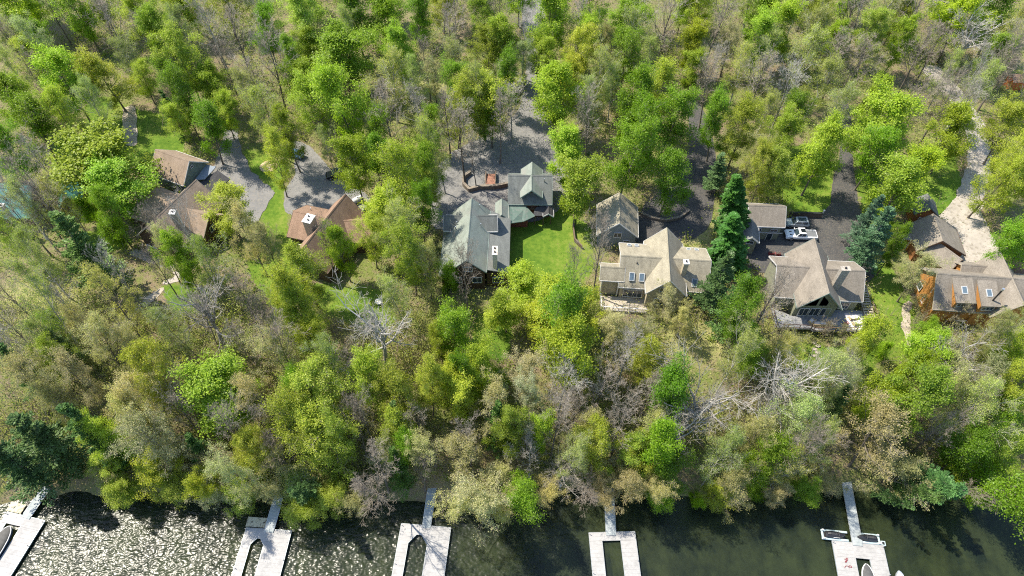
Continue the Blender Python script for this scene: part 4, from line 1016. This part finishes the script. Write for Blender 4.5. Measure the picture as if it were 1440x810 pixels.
def skeleton(seed, H, Rr, cb=.35, nl=14, sub=(5, 5, 3), up=.25, gn=.22, trunk_r=.2, top=.95, asc=(25, 65), fork=False, ratio=.5, tmin=.012):
    rg = random.Random(seed); levels = [[], [], [], []]; tips = []
    def rnd(s): return Vector((rg.gauss(0, s), rg.gauss(0, s), rg.gauss(0, s)))
    def branch(p, d, L, r, lev):
        ns = (7, 5, 4, 2, 2)[lev]; nk = sub[lev-1] if 1 <= lev <= len(sub) else 0
        last = lev >= len(sub)+1 or L < .35
        pts = [p]; rads = [r]; dirs = [d]
        for i in range(ns):
            d = (d+rnd(gn)+Vector((0, 0, up*(.5 if lev < 2 else .3)))).normalized()
            p2 = p+d*(L/ns); r2 = max(tmin, r*(1-(i+1)/ns*.75))
            levels[min(lev, 3)].append((*p, *p2, rads[-1], r2)); p = p2; pts.append(p); rads.append(r2); dirs.append(d)
        if lev >= 2: tips.append((p, d))
        if lev >= 3: tips.append((pts[-2], d))
        if not last:
            for j in range(nk):
                s = .25+.75*(j+rg.random())/nk; k = min(ns, max(1, int(s*ns))); q = pts[k]; dd = dirs[k]
                side = dd.cross(rnd(1)).normalized(); a = R(rg.uniform(28, 62))
                nd = (dd*math.cos(a)+side*math.sin(a)).normalized()
                branch(q, nd, L*ratio*rg.uniform(.7, 1.2)*(1.15-.45*s), rads[k]*.62, lev+1)
    p = Vector((0, 0, 0)); d = Vector((rg.gauss(0, .04), rg.gauss(0, .04), 1)).normalized(); nseg = 9; tr = [p]; rad = [trunk_r]
    hh = H*(top if not fork else cb+.1)
    for i in range(nseg):
        d = (d+Vector((rg.gauss(0, gn*.22), rg.gauss(0, gn*.22), .12))).normalized()
        p2 = p+d*hh/nseg; r2 = max(.03, trunk_r*(1-(i+1)/nseg*(.85 if not fork else .25)))
        levels[0].append((*p, *p2, rad[-1]*(1.35 if i == 0 else 1), r2)); p = p2; tr.append(p); rad.append(r2)
    az = rg.random()*6
    for i in range(nl):
        t = (i+rg.random()*.8)/nl; s = cb+(1-cb)*t if not fork else cb*(.75+.3*t)+.0
        f = min(nseg-.01, s*nseg/(1 if not fork else (cb+.1))); k = int(f); q = tr[k].lerp(tr[k+1], f-k)
        az += 2.4+rg.uniform(-.4, .4); el = R(asc[0]+(asc[1]-asc[0])*t+rg.uniform(-10, 10))
        prof = math.sin(math.pi*min(1, .22+.78*t))**.6 if not fork else 1
        L = Rr*max(.3, prof)*rg.uniform(.55, 1.3)/max(.5, math.cos(el)*1.05)
        L = min(L, (H-q.z)*1.25+1.0)
        branch(q, Vector((math.cos(az)*math.cos(el), math.sin(az)*math.cos(el), math.sin(el))), L, max(.03, rad[k]*(.5 if not fork else .72)), 1)
    return levels, tips
def leaves(rng, tips, per, size, spread, H, flat=.35, jit=.5, elong=.55):
    P = np.array([t[0] for t in tips]); n = len(P)
    c = np.repeat(P, per, 0); cl = np.repeat(rng.random(n), per)
    c = c+rng.normal(0, spread, c.shape)*np.array([1, 1, .7])
    nrm = rng.normal(0, 1, c.shape); nrm[:, 2] = np.abs(nrm[:, 2])*1.0+flat
    axis = np.array([[0, 0, H*.55]]); outw = c-axis; outw /= np.maximum(.1, np.linalg.norm(outw, axis=1))[:, None]
    nrm = nrm+outw*jit; nrm /= np.linalg.norm(nrm, axis=1)[:, None]
    u = np.cross(nrm, rng.normal(0, 1, c.shape)); u /= np.linalg.norm(u, axis=1)[:, None]; v = np.cross(nrm, u)
    s = size*rng.uniform(.6, 1.35, len(c))[:, None]; a, b = u*s*.5, v*s*.5*elong
    k = nrm*s*.12
    V = np.stack([c+a, c+b+k, c-a, c-b+k], 1).reshape(-1, 3); F = np.arange(len(V)).reshape(-1, 4)
    tint = np.clip(.5+(cl-.5)*.55+rng.normal(0, .17, len(c)), 0, 1)
    return V, F, tint
KINDS = {}
def tree_variant(kind, seed, H, Rr, leaf=None, barkm=BARK, twigm=TWIG, pines=False, **kw):
    lv, tips = skeleton(seed, H, Rr, **kw)
    tv, tf = merge([seg_mesh("t", lv[0], None, 7), seg_mesh("l", lv[1], None, 5)])
    trunk = mesh_of(kind+"_trunk", tv, tf, [barkm], smooth=True)
    tw = [x for x in lv[2]+lv[3]]
    V, F = seg_mesh("w", tw, None, 3); mi = np.zeros(len(F)); ti = np.full(len(F), .5)
    if leaf:
        rng = np.random.default_rng(seed)
        lV, lF, lt = leaves(rng, tips, H=H, **leaf)
        o = len(V); V = np.concatenate([V, lV]); F = np.concatenate([F, lF+o]); mi = np.concatenate([mi, np.ones(len(lF))]); ti = np.concatenate([ti, lt])
    crown = mesh_of(kind+"_crown", V, F, [twigm, LEAF], mi, ti)
    KINDS.setdefault(kind, []).append((trunk, crown, H, Rr))
def pine_variant(kind, seed, H, Rr, layers=17, droop=.12, size=.36, dens=1.9):
    rg = random.Random(seed); rng = np.random.default_rng(seed)
    segs = []; p = Vector((0, 0, 0)); N_ = 10; pts = [p]
    for i in range(N_):
        p2 = p+Vector((rg.gauss(0, .06), rg.gauss(0, .06), H*.97/N_)); segs.append((*p, *p2, .24*(1-i/N_)+.03, .24*(1-(i+1)/N_)+.02)); p = p2; pts.append(p)
    limb = []; C_, D_, cl = [], [], []
    for k in range(layers):
        t = (k+rg.random()*.5)/layers; z = H*(.16+.82*t); prof = (1-t)**.75*.92+.08
        for j in range(rg.randint(5, 7)):
            az = rg.random()*6.283; L = Rr*prof*rg.uniform(.65, 1.15); f = z/(H*.97)*N_; i = min(N_-1, int(f)); q = pts[i].lerp(pts[i+1], f-i)
            d = Vector((math.cos(az), math.sin(az), rg.uniform(-.05, .3)+.35*t)).normalized(); a = q
            tint = rg.random()
            for s in range(5):
                d = (d+Vector((rg.gauss(0, .1), rg.gauss(0, .1), -droop+.06*s))).normalized(); b = a+d*L/5
                limb.append((*a, *b, .05*(1-s/5.5), .05*(1-(s+1)/5.5)))
                w = (.35+.75*math.sin(math.pi*min(1, (s+1.2)/5.2)))*max(.5, L*.26)
                m = int(11*dens*(.6+L*.22))
                for _ in range(m):
                    sd = Vector((-d.y, d.x, 0)).normalized(); off = rg.uniform(-1, 1)
                    C_.append(a.lerp(b, rg.random())+sd*off*w+Vector((0, 0, rg.uniform(-.08, .22))))
                    D_.append((d*(1.2)+sd*off*.9+Vector((0, 0, rg.uniform(-.1, .45)))).normalized()); cl.append(tint)
                a = b
    c = np.array(C_); d = np.array(D_); n = len(c)
    nr = rng.normal(0, .55, (n, 3)); nr[:, 2] += 1.0; v = np.cross(d, nr); v /= np.linalg.norm(v, axis=1)[:, None]
    s = size*rng.uniform(.6, 1.3, n)[:, None]
    V = np.stack([c-d*s*.3, c+v*s*.28+d*s*.15, c+d*s*.8, c-v*s*.28+d*s*.15], 1).reshape(-1, 3); F = np.arange(4*n).reshape(-1, 4)
    tint = np.clip(.5+(np.array(cl)-.5)*.5+rng.normal(0, .2, n), 0, 1)
    tv, tf = seg_mesh("t", segs, None, 7); lv, lf = seg_mesh("l", limb, None, 4); tv, tf = merge([(tv, tf), (lv, lf)])
    KINDS.setdefault(kind, []).append((mesh_of("trunk", tv, tf, [BARK], smooth=True), mesh_of("crown", V, F, [NEEDLE], tint=tint), H, Rr))

for s in range(5): tree_variant("leafy", 11+s, 14, 4.2, cb=.22, nl=19, sub=(6, 5), trunk_r=.2, gn=.2, leaf=dict(per=17, size=.25, spread=.44, flat=.5, jit=.8, elong=.72))
for s in range(5): tree_variant("green", 31+s, 15, 4.2, cb=.22, nl=18, sub=(6, 5), trunk_r=.2, gn=.22, leaf=dict(per=15, size=.24, spread=.44, flat=.4, jit=.7, elong=.66))
for s in range(5): tree_variant("olive", 51+s, 15, 4.3, cb=.2, nl=18, sub=(5, 5, 2), trunk_r=.19, gn=.22, leaf=dict(per=8, size=.215, spread=.36, flat=.4, jit=.5))
for s in range(5): tree_variant("budding", 71+s, 15, 4.5, cb=.2, nl=17, sub=(5, 5, 3), trunk_r=.2, gn=.24, leaf=dict(per=4, size=.18, spread=.25, flat=.3, jit=.4))
for s in range(3): tree_variant("hazy", 91+s, 15, 4.5, cb=.24, nl=17, sub=(5, 5, 3), trunk_r=.19, gn=.2, up=.35, barkm=PALEBARK, twigm=PALETWIG, leaf=dict(per=4, size=.165, spread=.3, flat=.3, jit=.4))
for s in range(5): tree_variant("bare", 111+s, 17, 4.6, cb=.34, nl=15, sub=(6, 5, 3), trunk_r=.23, gn=.17, up=.35, asc=(35, 72), tmin=.014, barkm=PALEBARK if s % 2 else BARK, twigm=PALETWIG if s % 2 else TWIG)
for s in range(3): tree_variant("gnarled", 131+s, 17, 5.6, cb=.45, nl=8, sub=(6, 5, 3), trunk_r=.3, gn=.24, up=.3, asc=(28, 75), fork=True, tmin=.016, barkm=PALEBARK, twigm=PALETWIG, ratio=.55)
for s in range(3): pine_variant("pine", 151+s, 17, 4.3)
for s in range(2): pine_variant("cedar", 171+s, 19, 3.3, layers=30, droop=.2, size=.36, dens=2.6)
for s in range(4): tree_variant("bush", 191+s, 4.2, 2.4, cb=.08, nl=12, sub=(5, 4), trunk_r=.07, gn=.25, asc=(15, 75), leaf=dict(per=18, size=.2, spread=.34, flat=.5, jit=.7, elong=.65))
for s in range(2): tree_variant("barebush", 201+s, 4.5, 2.6, cb=.06, nl=14, sub=(6, 5), trunk_r=.08, gn=.28, asc=(10, 75), leaf=dict(per=1, size=.2, spread=.15, flat=.3, jit=.3))

# kind letter: variant family, default height factor, leaf colour, words, object name, category
SPEC = {
 'L': ("leafy", 15.0, (.31, .405, .03), "bright lime leafy tree", "leafy_tree"),
 'Y': ("leafy", 14.0, (.38, .43, .04), "yellow-green leafy tree", "leafy_tree"),
 'G': ("green", 16.0, (.18, .295, .016), "deep green leafy tree", "leafy_tree"),
 'O': ("olive", 15.5, (.36, .41, .045), "olive thin-leaved tree", "budding_tree"),
 'T': ("budding", 15.0, (.45, .41, .175), "tan budding tree", "budding_tree"),
 'H': ("hazy", 16.0, (.35, .39, .11), "hazy grey-green tree", "budding_tree"),
 'B': ("bare", 17.0, (.3, .3, .2), "bare grey tree", "bare_tree"),
 'W': ("gnarled", 18.0, (.3, .3, .2), "gnarled pale bare tree", "bare_tree"),
 'P': ("pine", 17.0, (.105, .185, .05), "dark evergreen pine", "pine_tree"),
 'Q': ("pine", 14.0, (.12, .2, .085), "blue-green evergreen", "pine_tree"),
 'C': ("cedar", 21.0, (.062, .165, .022), "dense dark green evergreen", "pine_tree"),
 'S': ("bush", 5.0, (.25, .37, .02), "low bright green shrub", "shrub"),
 'D': ("barebush", 5.0, (.3, .27, .15), "low leafless brown shrub", "shrub"),
}
# crown centre x, y and radius as measured on the photograph's grid, one string per kind; some added to throw shade on the gravel court
TREES = {
'L': "540,-8,22 730,-10,20 30,-12,20 1200,-10,20 35,18,28 112,18,22 225,45,20 95,118,28 20,142,22 298,120,20 145,235,54 175,262,36 500,235,24 545,300,28 480,352,18 440,66,18 480,82,36 428,118,24 488,150,30 560,75,20 705,62,20 828,55,16 885,30,24 960,14,14 975,65,18 1065,25,24 1070,60,20 785,135,32 975,100,16 1095,45,22 1175,55,16 1265,60,16 1350,32,28 1395,82,18 1240,180,36 1225,140,18 800,218,26 812,268,30 1155,215,26 1262,270,34 1282,252,22 1215,478,20 1303,494,25,11 1270,530,20 1278,566,30 800,498,34 675,522,22 662,545,16 315,553,42 1437,325,18,9 255,368,18 1340,195,26 755,612,16 770,35,26",
'Y': "315,160,16 780,425,32,10 738,408,27,9 712,440,22,9 822,437,24,9 1425,262,20,11 255,22,22 1230,575,26 630,545,20 765,455,28,10 655,565,24 322,300,26,11",
'G': "1420,700,42 1392,742,17,9 930,692,20,8 1060,690,20,8 1132,686,18,7 598,238,20 60,55,16 45,178,28 20,218,22 255,140,20 292,182,22 155,302,18 500,25,26 545,32,30 585,22,20 375,45,18 418,82,16 640,120,18 600,180,14 530,190,20 715,110,18 880,222,28 940,250,26 905,195,26 890,150,28 940,165,26 1010,172,20 1120,162,20 1230,215,24 1410,20,28 590,290,18 525,215,18 632,462,26 640,520,18 790,448,32 950,562,30 945,625,30 942,660,26 1080,650,24 725,708,26 565,637,20 1360,630,26 1425,575,22 1258,350,15 1045,448,24 1298,468,15,6 880,85,20 240,110,16 690,160,22 425,560,18 1418,350,22 1058,494,22,10",
'O': "908,645,24 560,600,22 720,610,22 360,640,22 640,150,22,17 606,262,18,12 1008,692,20,7 172,690,22,8 240,702,22,8 345,697,24,8 150,655,20,9 425,705,24,8 470,700,22,8 20,-6,26 130,-4,22 310,-8,24 420,-6,24 620,-5,22 840,-8,24 990,-6,22 1140,-8,22 1330,-6,24 205,25,24 255,85,26 90,160,20 150,107,26 200,110,16 250,167,16 75,265,18 15,332,18 430,382,30 385,225,20 562,254,32 520,335,22 575,357,30 440,28,30 440,150,24 680,25,18 690,75,20 680,142,30 755,75,18 810,75,20 770,88,18 800,112,20 930,130,26 1040,185,22 1160,20,18 1230,45,20 1260,25,18 1100,190,20 1095,245,26 1075,240,20 1400,255,28 1425,225,24 1420,180,26 410,420,30 430,452,28 450,482,24 520,540,26 560,548,26 600,540,22 620,480,18 440,560,34 432,592,30 405,188,20 915,508,24 65,512,20 155,610,24 210,655,26 280,680,18 450,602,38 458,632,28 840,622,24 890,642,22 1425,490,20 1430,540,24 1402,640,24 1350,655,22 345,660,22 220,530,26 50,80,18",
'T': "820,604,26 915,612,26 848,694,20,8 370,560,24 590,640,24 705,665,22 385,655,24 1070,610,22 1290,386,27,12 1095,692,18,7 78,282,18,13 152,672,20,9 300,694,24,9 385,690,20,8 505,715,20,8 765,700,22,9 ""225,352,20 352,335,24 378,350,20 600,375,22 850,62,16 850,92,18 1025,65,18 1055,225,18 866,466,27,10 902,476,26,11 938,428,19,9 962,448,20,9 160,425,28 125,455,20 140,492,28 182,500,22 185,560,28 60,535,26 125,540,24 95,562,22 395,520,26 190,582,30 220,625,34 250,642,26 310,652,28 332,675,28 672,688,38 660,722,28 668,640,34 690,578,26 745,532,24 735,572,26 884,676,27 880,660,26 1030,680,28 1232,615,40 1252,662,38 1155,676,22 1325,512,24,12 1370,530,26 1322,570,26 1395,470,20 700,700,26 610,110,14 915,682,18",
'H': "800,640,22 545,640,20 1150,625,22 672,140,22,18 36,296,24,17 620,212,24 605,240,20 75,-8,24 190,-6,26 260,-8,22 360,-4,24 680,-8,24 780,-6,22 900,-8,24 1060,-8,24 1250,-8,26 1400,-8,26 585,110,18 460,205,14 1080,75,20 860,130,18 130,150,18 180,85,20 270,50,20 490,45,16 1330,110,18 1440,120,22 1070,165,18 20,52,20 60,66,22 20,100,18 350,130,20 95,290,18 50,362,28 290,372,26 560,330,30 550,115,26 380,162,24 640,92,22 730,88,18 900,55,22 840,112,22 830,150,18 915,92,20 1040,100,22 1140,50,24 1130,90,26 1150,120,24 1175,172,24 1420,50,22 1380,140,22 60,430,28 85,490,24 250,462,22 560,420,24 470,522,24 1030,505,24 1102,492,22,10 1142,518,22,11 1200,522,24,11 1180,540,26 1408,478,22,10 1362,582,32 415,672,32 1010,642,24 1112,600,34 1100,660,22 1440,450,20",
'B': "905,562,26 870,602,28 745,642,24 826,688,24,10 395,640,24 660,625,22 365,600,20 1086,408,26,13 18,276,26,18 58,298,24,17 720,150,22 628,168,22 650,196,26 702,172,22 668,222,18 218,330,26 258,325,26 160,42,26 18,62,18 55,112,20 300,42,24 335,57,26 320,95,22 55,227,24 40,258,28 30,308,28 72,292,24 455,345,20 655,390,27 375,22,20 380,87,28 545,165,28 590,155,22 600,92,16 640,25,20 635,52,22 702,20,20 365,122,22 735,50,22 815,15,24 935,40,28 1005,30,28 830,172,22 1000,95,18 1000,122,20 1065,122,24 1120,15,18 1195,22,26 1217,15,24 1290,15,28 1180,85,24 1197,102,24 1290,80,26 1312,70,20 1420,87,24 1325,150,26 1370,120,24 1405,110,20 1105,132,22 1290,150,24 1355,150,20 845,350,26 810,390,22 20,420,24 95,430,22 25,470,26 30,502,20 250,540,18 345,430,26 345,485,20 400,492,32 375,450,24 490,512,18 510,580,20 590,592,20 520,690,32 532,655,26 590,660,20 325,600,26 260,582,22 500,602,18 880,500,24 790,545,28 840,547,26 810,582,22 780,592,28 790,665,36 1120,640,28 1075,430,26 1185,530,20 1320,602,22 1380,570,22 1370,702,16 200,45,16 165,385,20 285,455,22 225,378,20 72,12,16",
'W': "528,458,54,19 285,440,48,18 982,550,52,20 1102,545,48,19 1352,505,40,17 1368,42,38,18 965,600,30 1075,575,26",
'P': "105,340,38 48,612,44 6,640,36 124,606,32 1010,385,28 275,630,20 500,675,18 560,652,20 695,590,22 1330,680,34 1300,692,22 1262,712,14 234,148,14 15,510,22 1180,562,18 425,690,22 410,602,14 1035,420,24 545,588,18",
'Q': "1235,325,30 85,482,18 1012,235,18 1225,300,20",
'C': "1022,328,31,15 1032,278,26,17",
'S': "150,190,20 165,335,14 125,302,14 75,458,16 980,703,10 635,395,14 700,540,16 1242,496,9,4 1437,345,14",
'D': "165,428,18 1162,466,13 1182,470,12 1290,460,16 1100,475,14 1345,445,16",
}
DECK = [(45, 65.5), (61, 65.5), (61, 70), (45, 71)]
LAND = [(60,285,"teal roofed house"),(250,240,"grey-green garage"),(245,310,"long brown roofed house"),(465,312,"chestnut roofed house"),(668,330,"green roofed cottage"),(745,262,"green roofed garage"),(868,308,"tan gabled garage"),(930,370,"tan cross gabled house"),(1080,315,"small sage garage"),(1155,395,"house with deck"),(1310,320,"log sided garage"),(1390,405,"orange walled house")]
DOCKS = [(30,730,"far left dock"),(375,745,"second dock"),(600,740,"middle dock"),(860,750,"square slip dock"),(1205,765,"jet ski dock")]
def place_words(x, y, base_d):
    if base_d < 13:
        d = min(DOCKS, key=lambda q: abs(q[0]-x)); s = "behind" if abs(d[0]-x) < 70 else ("left of" if x < d[0] else "right of")
        return "at the shore %s the %s" % (s, d[2])
    l = min(LAND, key=lambda q: math.hypot(q[0]-x, (q[1]-y)*.8)); dx, dy = x-l[0], y-l[1]
    if abs(dx) > abs(dy)*1.1: return "just %s the %s" % ("left of" if dx < 0 else "right of", l[2]) if abs(dx) < 110 else "%s the %s" % ("well left of" if dx < 0 else "well right of", l[2])
    if dy < 0: return "close behind the %s" % l[2] if dy > -95 else ("in woods behind the %s" % l[2] if dy > -195 else "at top edge beyond the %s" % l[2])
    return "in front of the %s" % l[2] if dy < 110 else "on the slope below the %s" % l[2]
def in_foot(x, y, pad):
    for f in FOOT+[DECK]:
        cx, cy = sum(p[0] for p in f)/len(f), sum(p[1] for p in f)/len(f)
        g = [(cx+(p[0]-cx)*(1+pad/max(.5, math.hypot(p[0]-cx, p[1]-cy))), cy+(p[1]-cy)*(1+pad/max(.5, math.hypot(p[0]-cx, p[1]-cy)))) for p in f]
        if inpoly(np.array([x]), np.array([y]), g)[0]: return True
    return False
rt = random.Random(21); ALL = []; count = {}
for kind, text in TREES.items():
    fam, Hd, colr, words, nm = SPEC[kind]
    for it in text.split():
        px, py, r, *hx = (float(q) for q in it.split(","))
        low = kind in 'SD'
        H = Hd*rt.uniform(.85, 1.15)*(1 if low else min(1.15, max(.55, (r/24)**.6)))
        if hx: H = hx[0]
        best = None
        for tryk in range(14):
            hh = max(2.5, H*(1-.07*tryk*(1 if tryk % 2 else -.4)))
            p = at(px, py, hh*(.5 if low else .64)); x, y = p.x, p.y; r_m = r*depth_of(p)/FPX*(1.0 if low else {'L':1.12,'G':1.15,'Y':1.1,'P':1.1,'C':1.1}.get(kind, 1.27 if (py < 205 or py > 485) else 1.06))
            dsh = y-float(shore(x))
            ok = not in_foot(x, y, .9 if not low else .4)
            if dsh < .6 and ok: best = best or (x, float(shore(x))+.8, hh, r_m, min(.62, (.8-dsh)/(hh*.6)))
            if ok and dsh >= .6: best = (x, y, hh, r_m, 0.0); break
        if best is None:
            continue
        x, y, H, r_m, lean = best
        ALL.append([kind, px, py, r, x, y, H, r_m, lean])
# words that single each tree out
groups = {}
for T in ALL:
    kind, px, py, r = T[:4]; T.append(place_words(px, py, T[5]-float(shore(T[4])))); groups.setdefault((kind, T[9]), []).append(T)
ORD = ["", "second", "third", "fourth", "fifth", "sixth", "seventh", "eighth", "ninth"]
for (kind, pw), L in groups.items():
    L.sort(key=lambda t: t[1]); w_ = SPEC[kind][3]
    for i, T in enumerate(L):
        n = len(L)
        if n == 1: T.append("%s %s" % (w_, pw))
        elif n == 2: T.append("%s %s, %s of two" % (w_, pw, ("left", "right")[i]))
        else: T.append("%s %s, %s" % (w_, pw, "leftmost" if i == 0 else "rightmost" if i == n-1 else ORD[min(i, 8)]+" from left"))
GROUPN = {"leafy_tree": "leafy trees in the woods", "budding_tree": "budding trees in the woods", "bare_tree": "bare trees in the woods", "pine_tree": "evergreens in the woods", "shrub": "shrubs round the houses"}
def plant(kind, x, y, H, r_m, lean=0.0, label=None):
    fam, Hd, colr, words, nm = SPEC[kind]; V_ = KINDS[fam]; tm, cm, H0, R0 = rt.choice(V_)
    root = bpy.data.objects.new(nm, None); C.objects.link(root)
    root.location = (x, y, tz(x, y)-.15); root.rotation_mode = 'XYZ'; rz = rt.uniform(0, 6.28)
    if kind == 'C': root.location.x += 2.2
    root.rotation_euler = (Matrix.Rotation(lean, 4, 'X') @ Matrix.Rotation(-.19 if kind == 'C' else 0, 4, 'Y') @ Matrix.Rotation(rt.gauss(0, .035), 4, 'Y') @ Matrix.Rotation(rz, 4, 'Z')).to_euler()
    k = r_m/R0; root.scale = (k, k, H/H0)
    for nmx, mesh in (("trunk", tm), ("crown", cm)):
        o = bpy.data.objects.new(nmx, mesh); C.objects.link(o); o.parent = root
        if nmx == "crown":
            j = rt.uniform(.78, 1.22); g = rt.gauss(0, .06)
            o.color = (max(.01, colr[0]*j*(1+g)), colr[1]*j, colr[2]*j*(1+rt.gauss(0, .15)), 1)
    tag(root, label, "shrub" if nm == "shrub" else "tree", GROUPN[nm]); return root
for T in ALL: plant(T[0], T[4], T[5], T[6], T[7], T[8], T[10])
print("TREES", len(ALL))

# ------------------------------------------------------------------ undergrowth: low brush nobody could count
rng = np.random.default_rng(77); rbr = random.Random(5)
def scatter(n, x0, x1, y0, y1):
    X = rng.uniform(x0, x1, n*2); Y = rng.uniform(y0, y1, n*2); ok = (Y-shore(X)) > .3
    for f in FOOT+DRIVES+[DECK]:
        a = np.array(f); ok &= ~inpoly(X, Y, f)
    for f in LAWNS: ok &= ~(inpoly(X, Y, [(p.x, p.y) for p in f]) & (rng.random(len(X)) < .93))
    for f in DRY+SOIL: ok &= ~(inpoly(X, Y, [(p.x, p.y) for p in f]) & (rng.random(len(X)) < .2))
    return X[ok][:n], Y[ok][:n]
def brush(name, label, n, colr, hmax, per, size, mat=LEAF, stems=True, box=(-120, 120, 42, 190), spread=.55):
    X, Y = scatter(n, *box); Z = terrain(X, Y); n = len(X)
    patch = np.sin(X*.21+1.3*np.sin(Y*.13))*np.sin(Y*.19+.7*np.sin(X*.11)); keep = rng.random(n) < (.55+.45*patch); X, Y, Z = X[keep], Y[keep], Z[keep]; n = len(X)
    Hh = hmax*rng.uniform(.25, 1, n)**1.3
    c = np.repeat(np.stack([X, Y, Z], 1), per, 0); hh = np.repeat(Hh, per); cl = np.repeat(rng.random(n), per)
    off = rng.normal(0, 1, c.shape)*(.25+hh*.28)[:, None]*spread*1.6; off[:, 2] = hh*rng.uniform(.15, 1, len(c)); c = c+off
    nr = rng.normal(0, .8, c.shape); nr[:, 2] = np.abs(nr[:, 2])+.5; nr /= np.linalg.norm(nr, axis=1)[:, None]
    u = np.cross(nr, rng.normal(0, 1, c.shape)); u /= np.linalg.norm(u, axis=1)[:, None]; v = np.cross(nr, u)
    s = size*rng.uniform(.6, 1.4, len(c))[:, None]
    V = np.stack([c+u*s*.5, c+v*s*.3, c-u*s*.5, c-v*s*.3], 1).reshape(-1, 3); F = np.arange(len(V)).reshape(-1, 4)
    ti = np.clip(.5+(cl-.5)*.8+rng.normal(0, .15, len(c)), 0, 1); mi = np.ones(len(F))
    if stems:
        sg = []
        for x, y, z, h in zip(X, Y, Z, Hh):
            for _ in range(3):
                a = rbr.uniform(0, 6.28); k = h*rbr.uniform(.1, .5); q = (x+math.cos(a)*k*.5, y+math.sin(a)*k*.5, z+h*.55)
                sg.append((x, y, z-.1, *q, .025, .018)); sg.append((*q, x+math.cos(a)*k*1.2, y+math.sin(a)*k*1.2, z+h, .018, .008))
        sV, sF = seg_mesh("s", sg, None, 3); o = len(V); V = np.concatenate([V, sV]); F = np.concatenate([F, sF+o]); mi = np.concatenate([mi, np.zeros(len(sF))]); ti = np.concatenate([ti, np.full(len(sF), .5)])
    o = bpy.data.objects.new(name, mesh_of(name, V, F, [TWIG, mat], mi, ti)); C.objects.link(o); o.color = (*colr, 1)
    return tag(o, label, "undergrowth", kind="stuff")
brush("undergrowth", "fresh green saplings and brush across the woodland floor", 5200, (.22, .27, .03), 4.8, 46, .34)
brush("undergrowth", "low tan and grey brush across the woodland floor", 6500, (.38, .33, .14), 4.2, 30, .24)
brush("undergrowth", "tall olive thicket on the slope down to the lake", 6500, (.35, .35, .09), 6.0, 52, .22, box=(-115, 115, 42.5, 72))
brush("undergrowth", "dark evergreen laurel clumps across the woodland floor", 900, (.08, .15, .03), 2.4, 46, .3)
brush("ground_cover", "short weeds and fallen leaves over the woodland floor", 9000, (.2, .19, .06), .35, 7, .24, stems=False, spread=1.6)
brush("fallen_leaves", "brown fallen leaves over the woodland floor", 8000, (.3, .2, .11), .12, 9, .22, stems=False, spread=2.6)
# ------------------------------------------------------------------ light
scn = bpy.context.scene
w = bpy.data.worlds.new("World"); scn.world = w; w.use_nodes = True
nt = w.node_tree; bg = nt.nodes["Background"]
sky = nt.nodes.new("ShaderNodeTexSky"); sky.sky_type = 'NISHITA'; sky.sun_disc = False
SUN = Vector((-0.60, 0.30, 1.03)).normalized()
sky.sun_elevation = math.asin(SUN.z); sky.sun_rotation = math.atan2(SUN.x, SUN.y)
sky.air_density = 1.0; sky.dust_density = 0.6
nt.links.new(sky.outputs[0], bg.inputs[0]); bg.inputs[1].default_value = 0.15
sd = bpy.data.lights.new("sun", 'SUN'); so = bpy.data.objects.new("sun", sd); C.objects.link(so)
sd.energy = 4.2; sd.angle = R(0.53); sd.color = (1.0, 0.92, 0.78)
so.rotation_euler = SUN.to_track_quat('Z', 'Y').to_euler(); so.location = (0, 0, 200)
scn.view_settings.view_transform = 'Standard'; scn.view_settings.look = 'None'
scn.view_settings.exposure = 1.2; scn.view_settings.gamma = 1.0
scn.render.engine = 'CYCLES'
scn.cycles.use_denoising = False
scn.cycles.pixel_filter_type = 'BLACKMAN_HARRIS'; scn.cycles.filter_width = 1.1
scn.cycles.max_bounces = 7; scn.cycles.diffuse_bounces = 4; scn.cycles.glossy_bounces = 2
scn.cycles.transmission_bounces = 4; scn.cycles.transparent_max_bounces = 6
scn.cycles.caustics_reflective = False; scn.cycles.caustics_refractive = False
scn.cycles.sample_clamp_indirect = 4.0
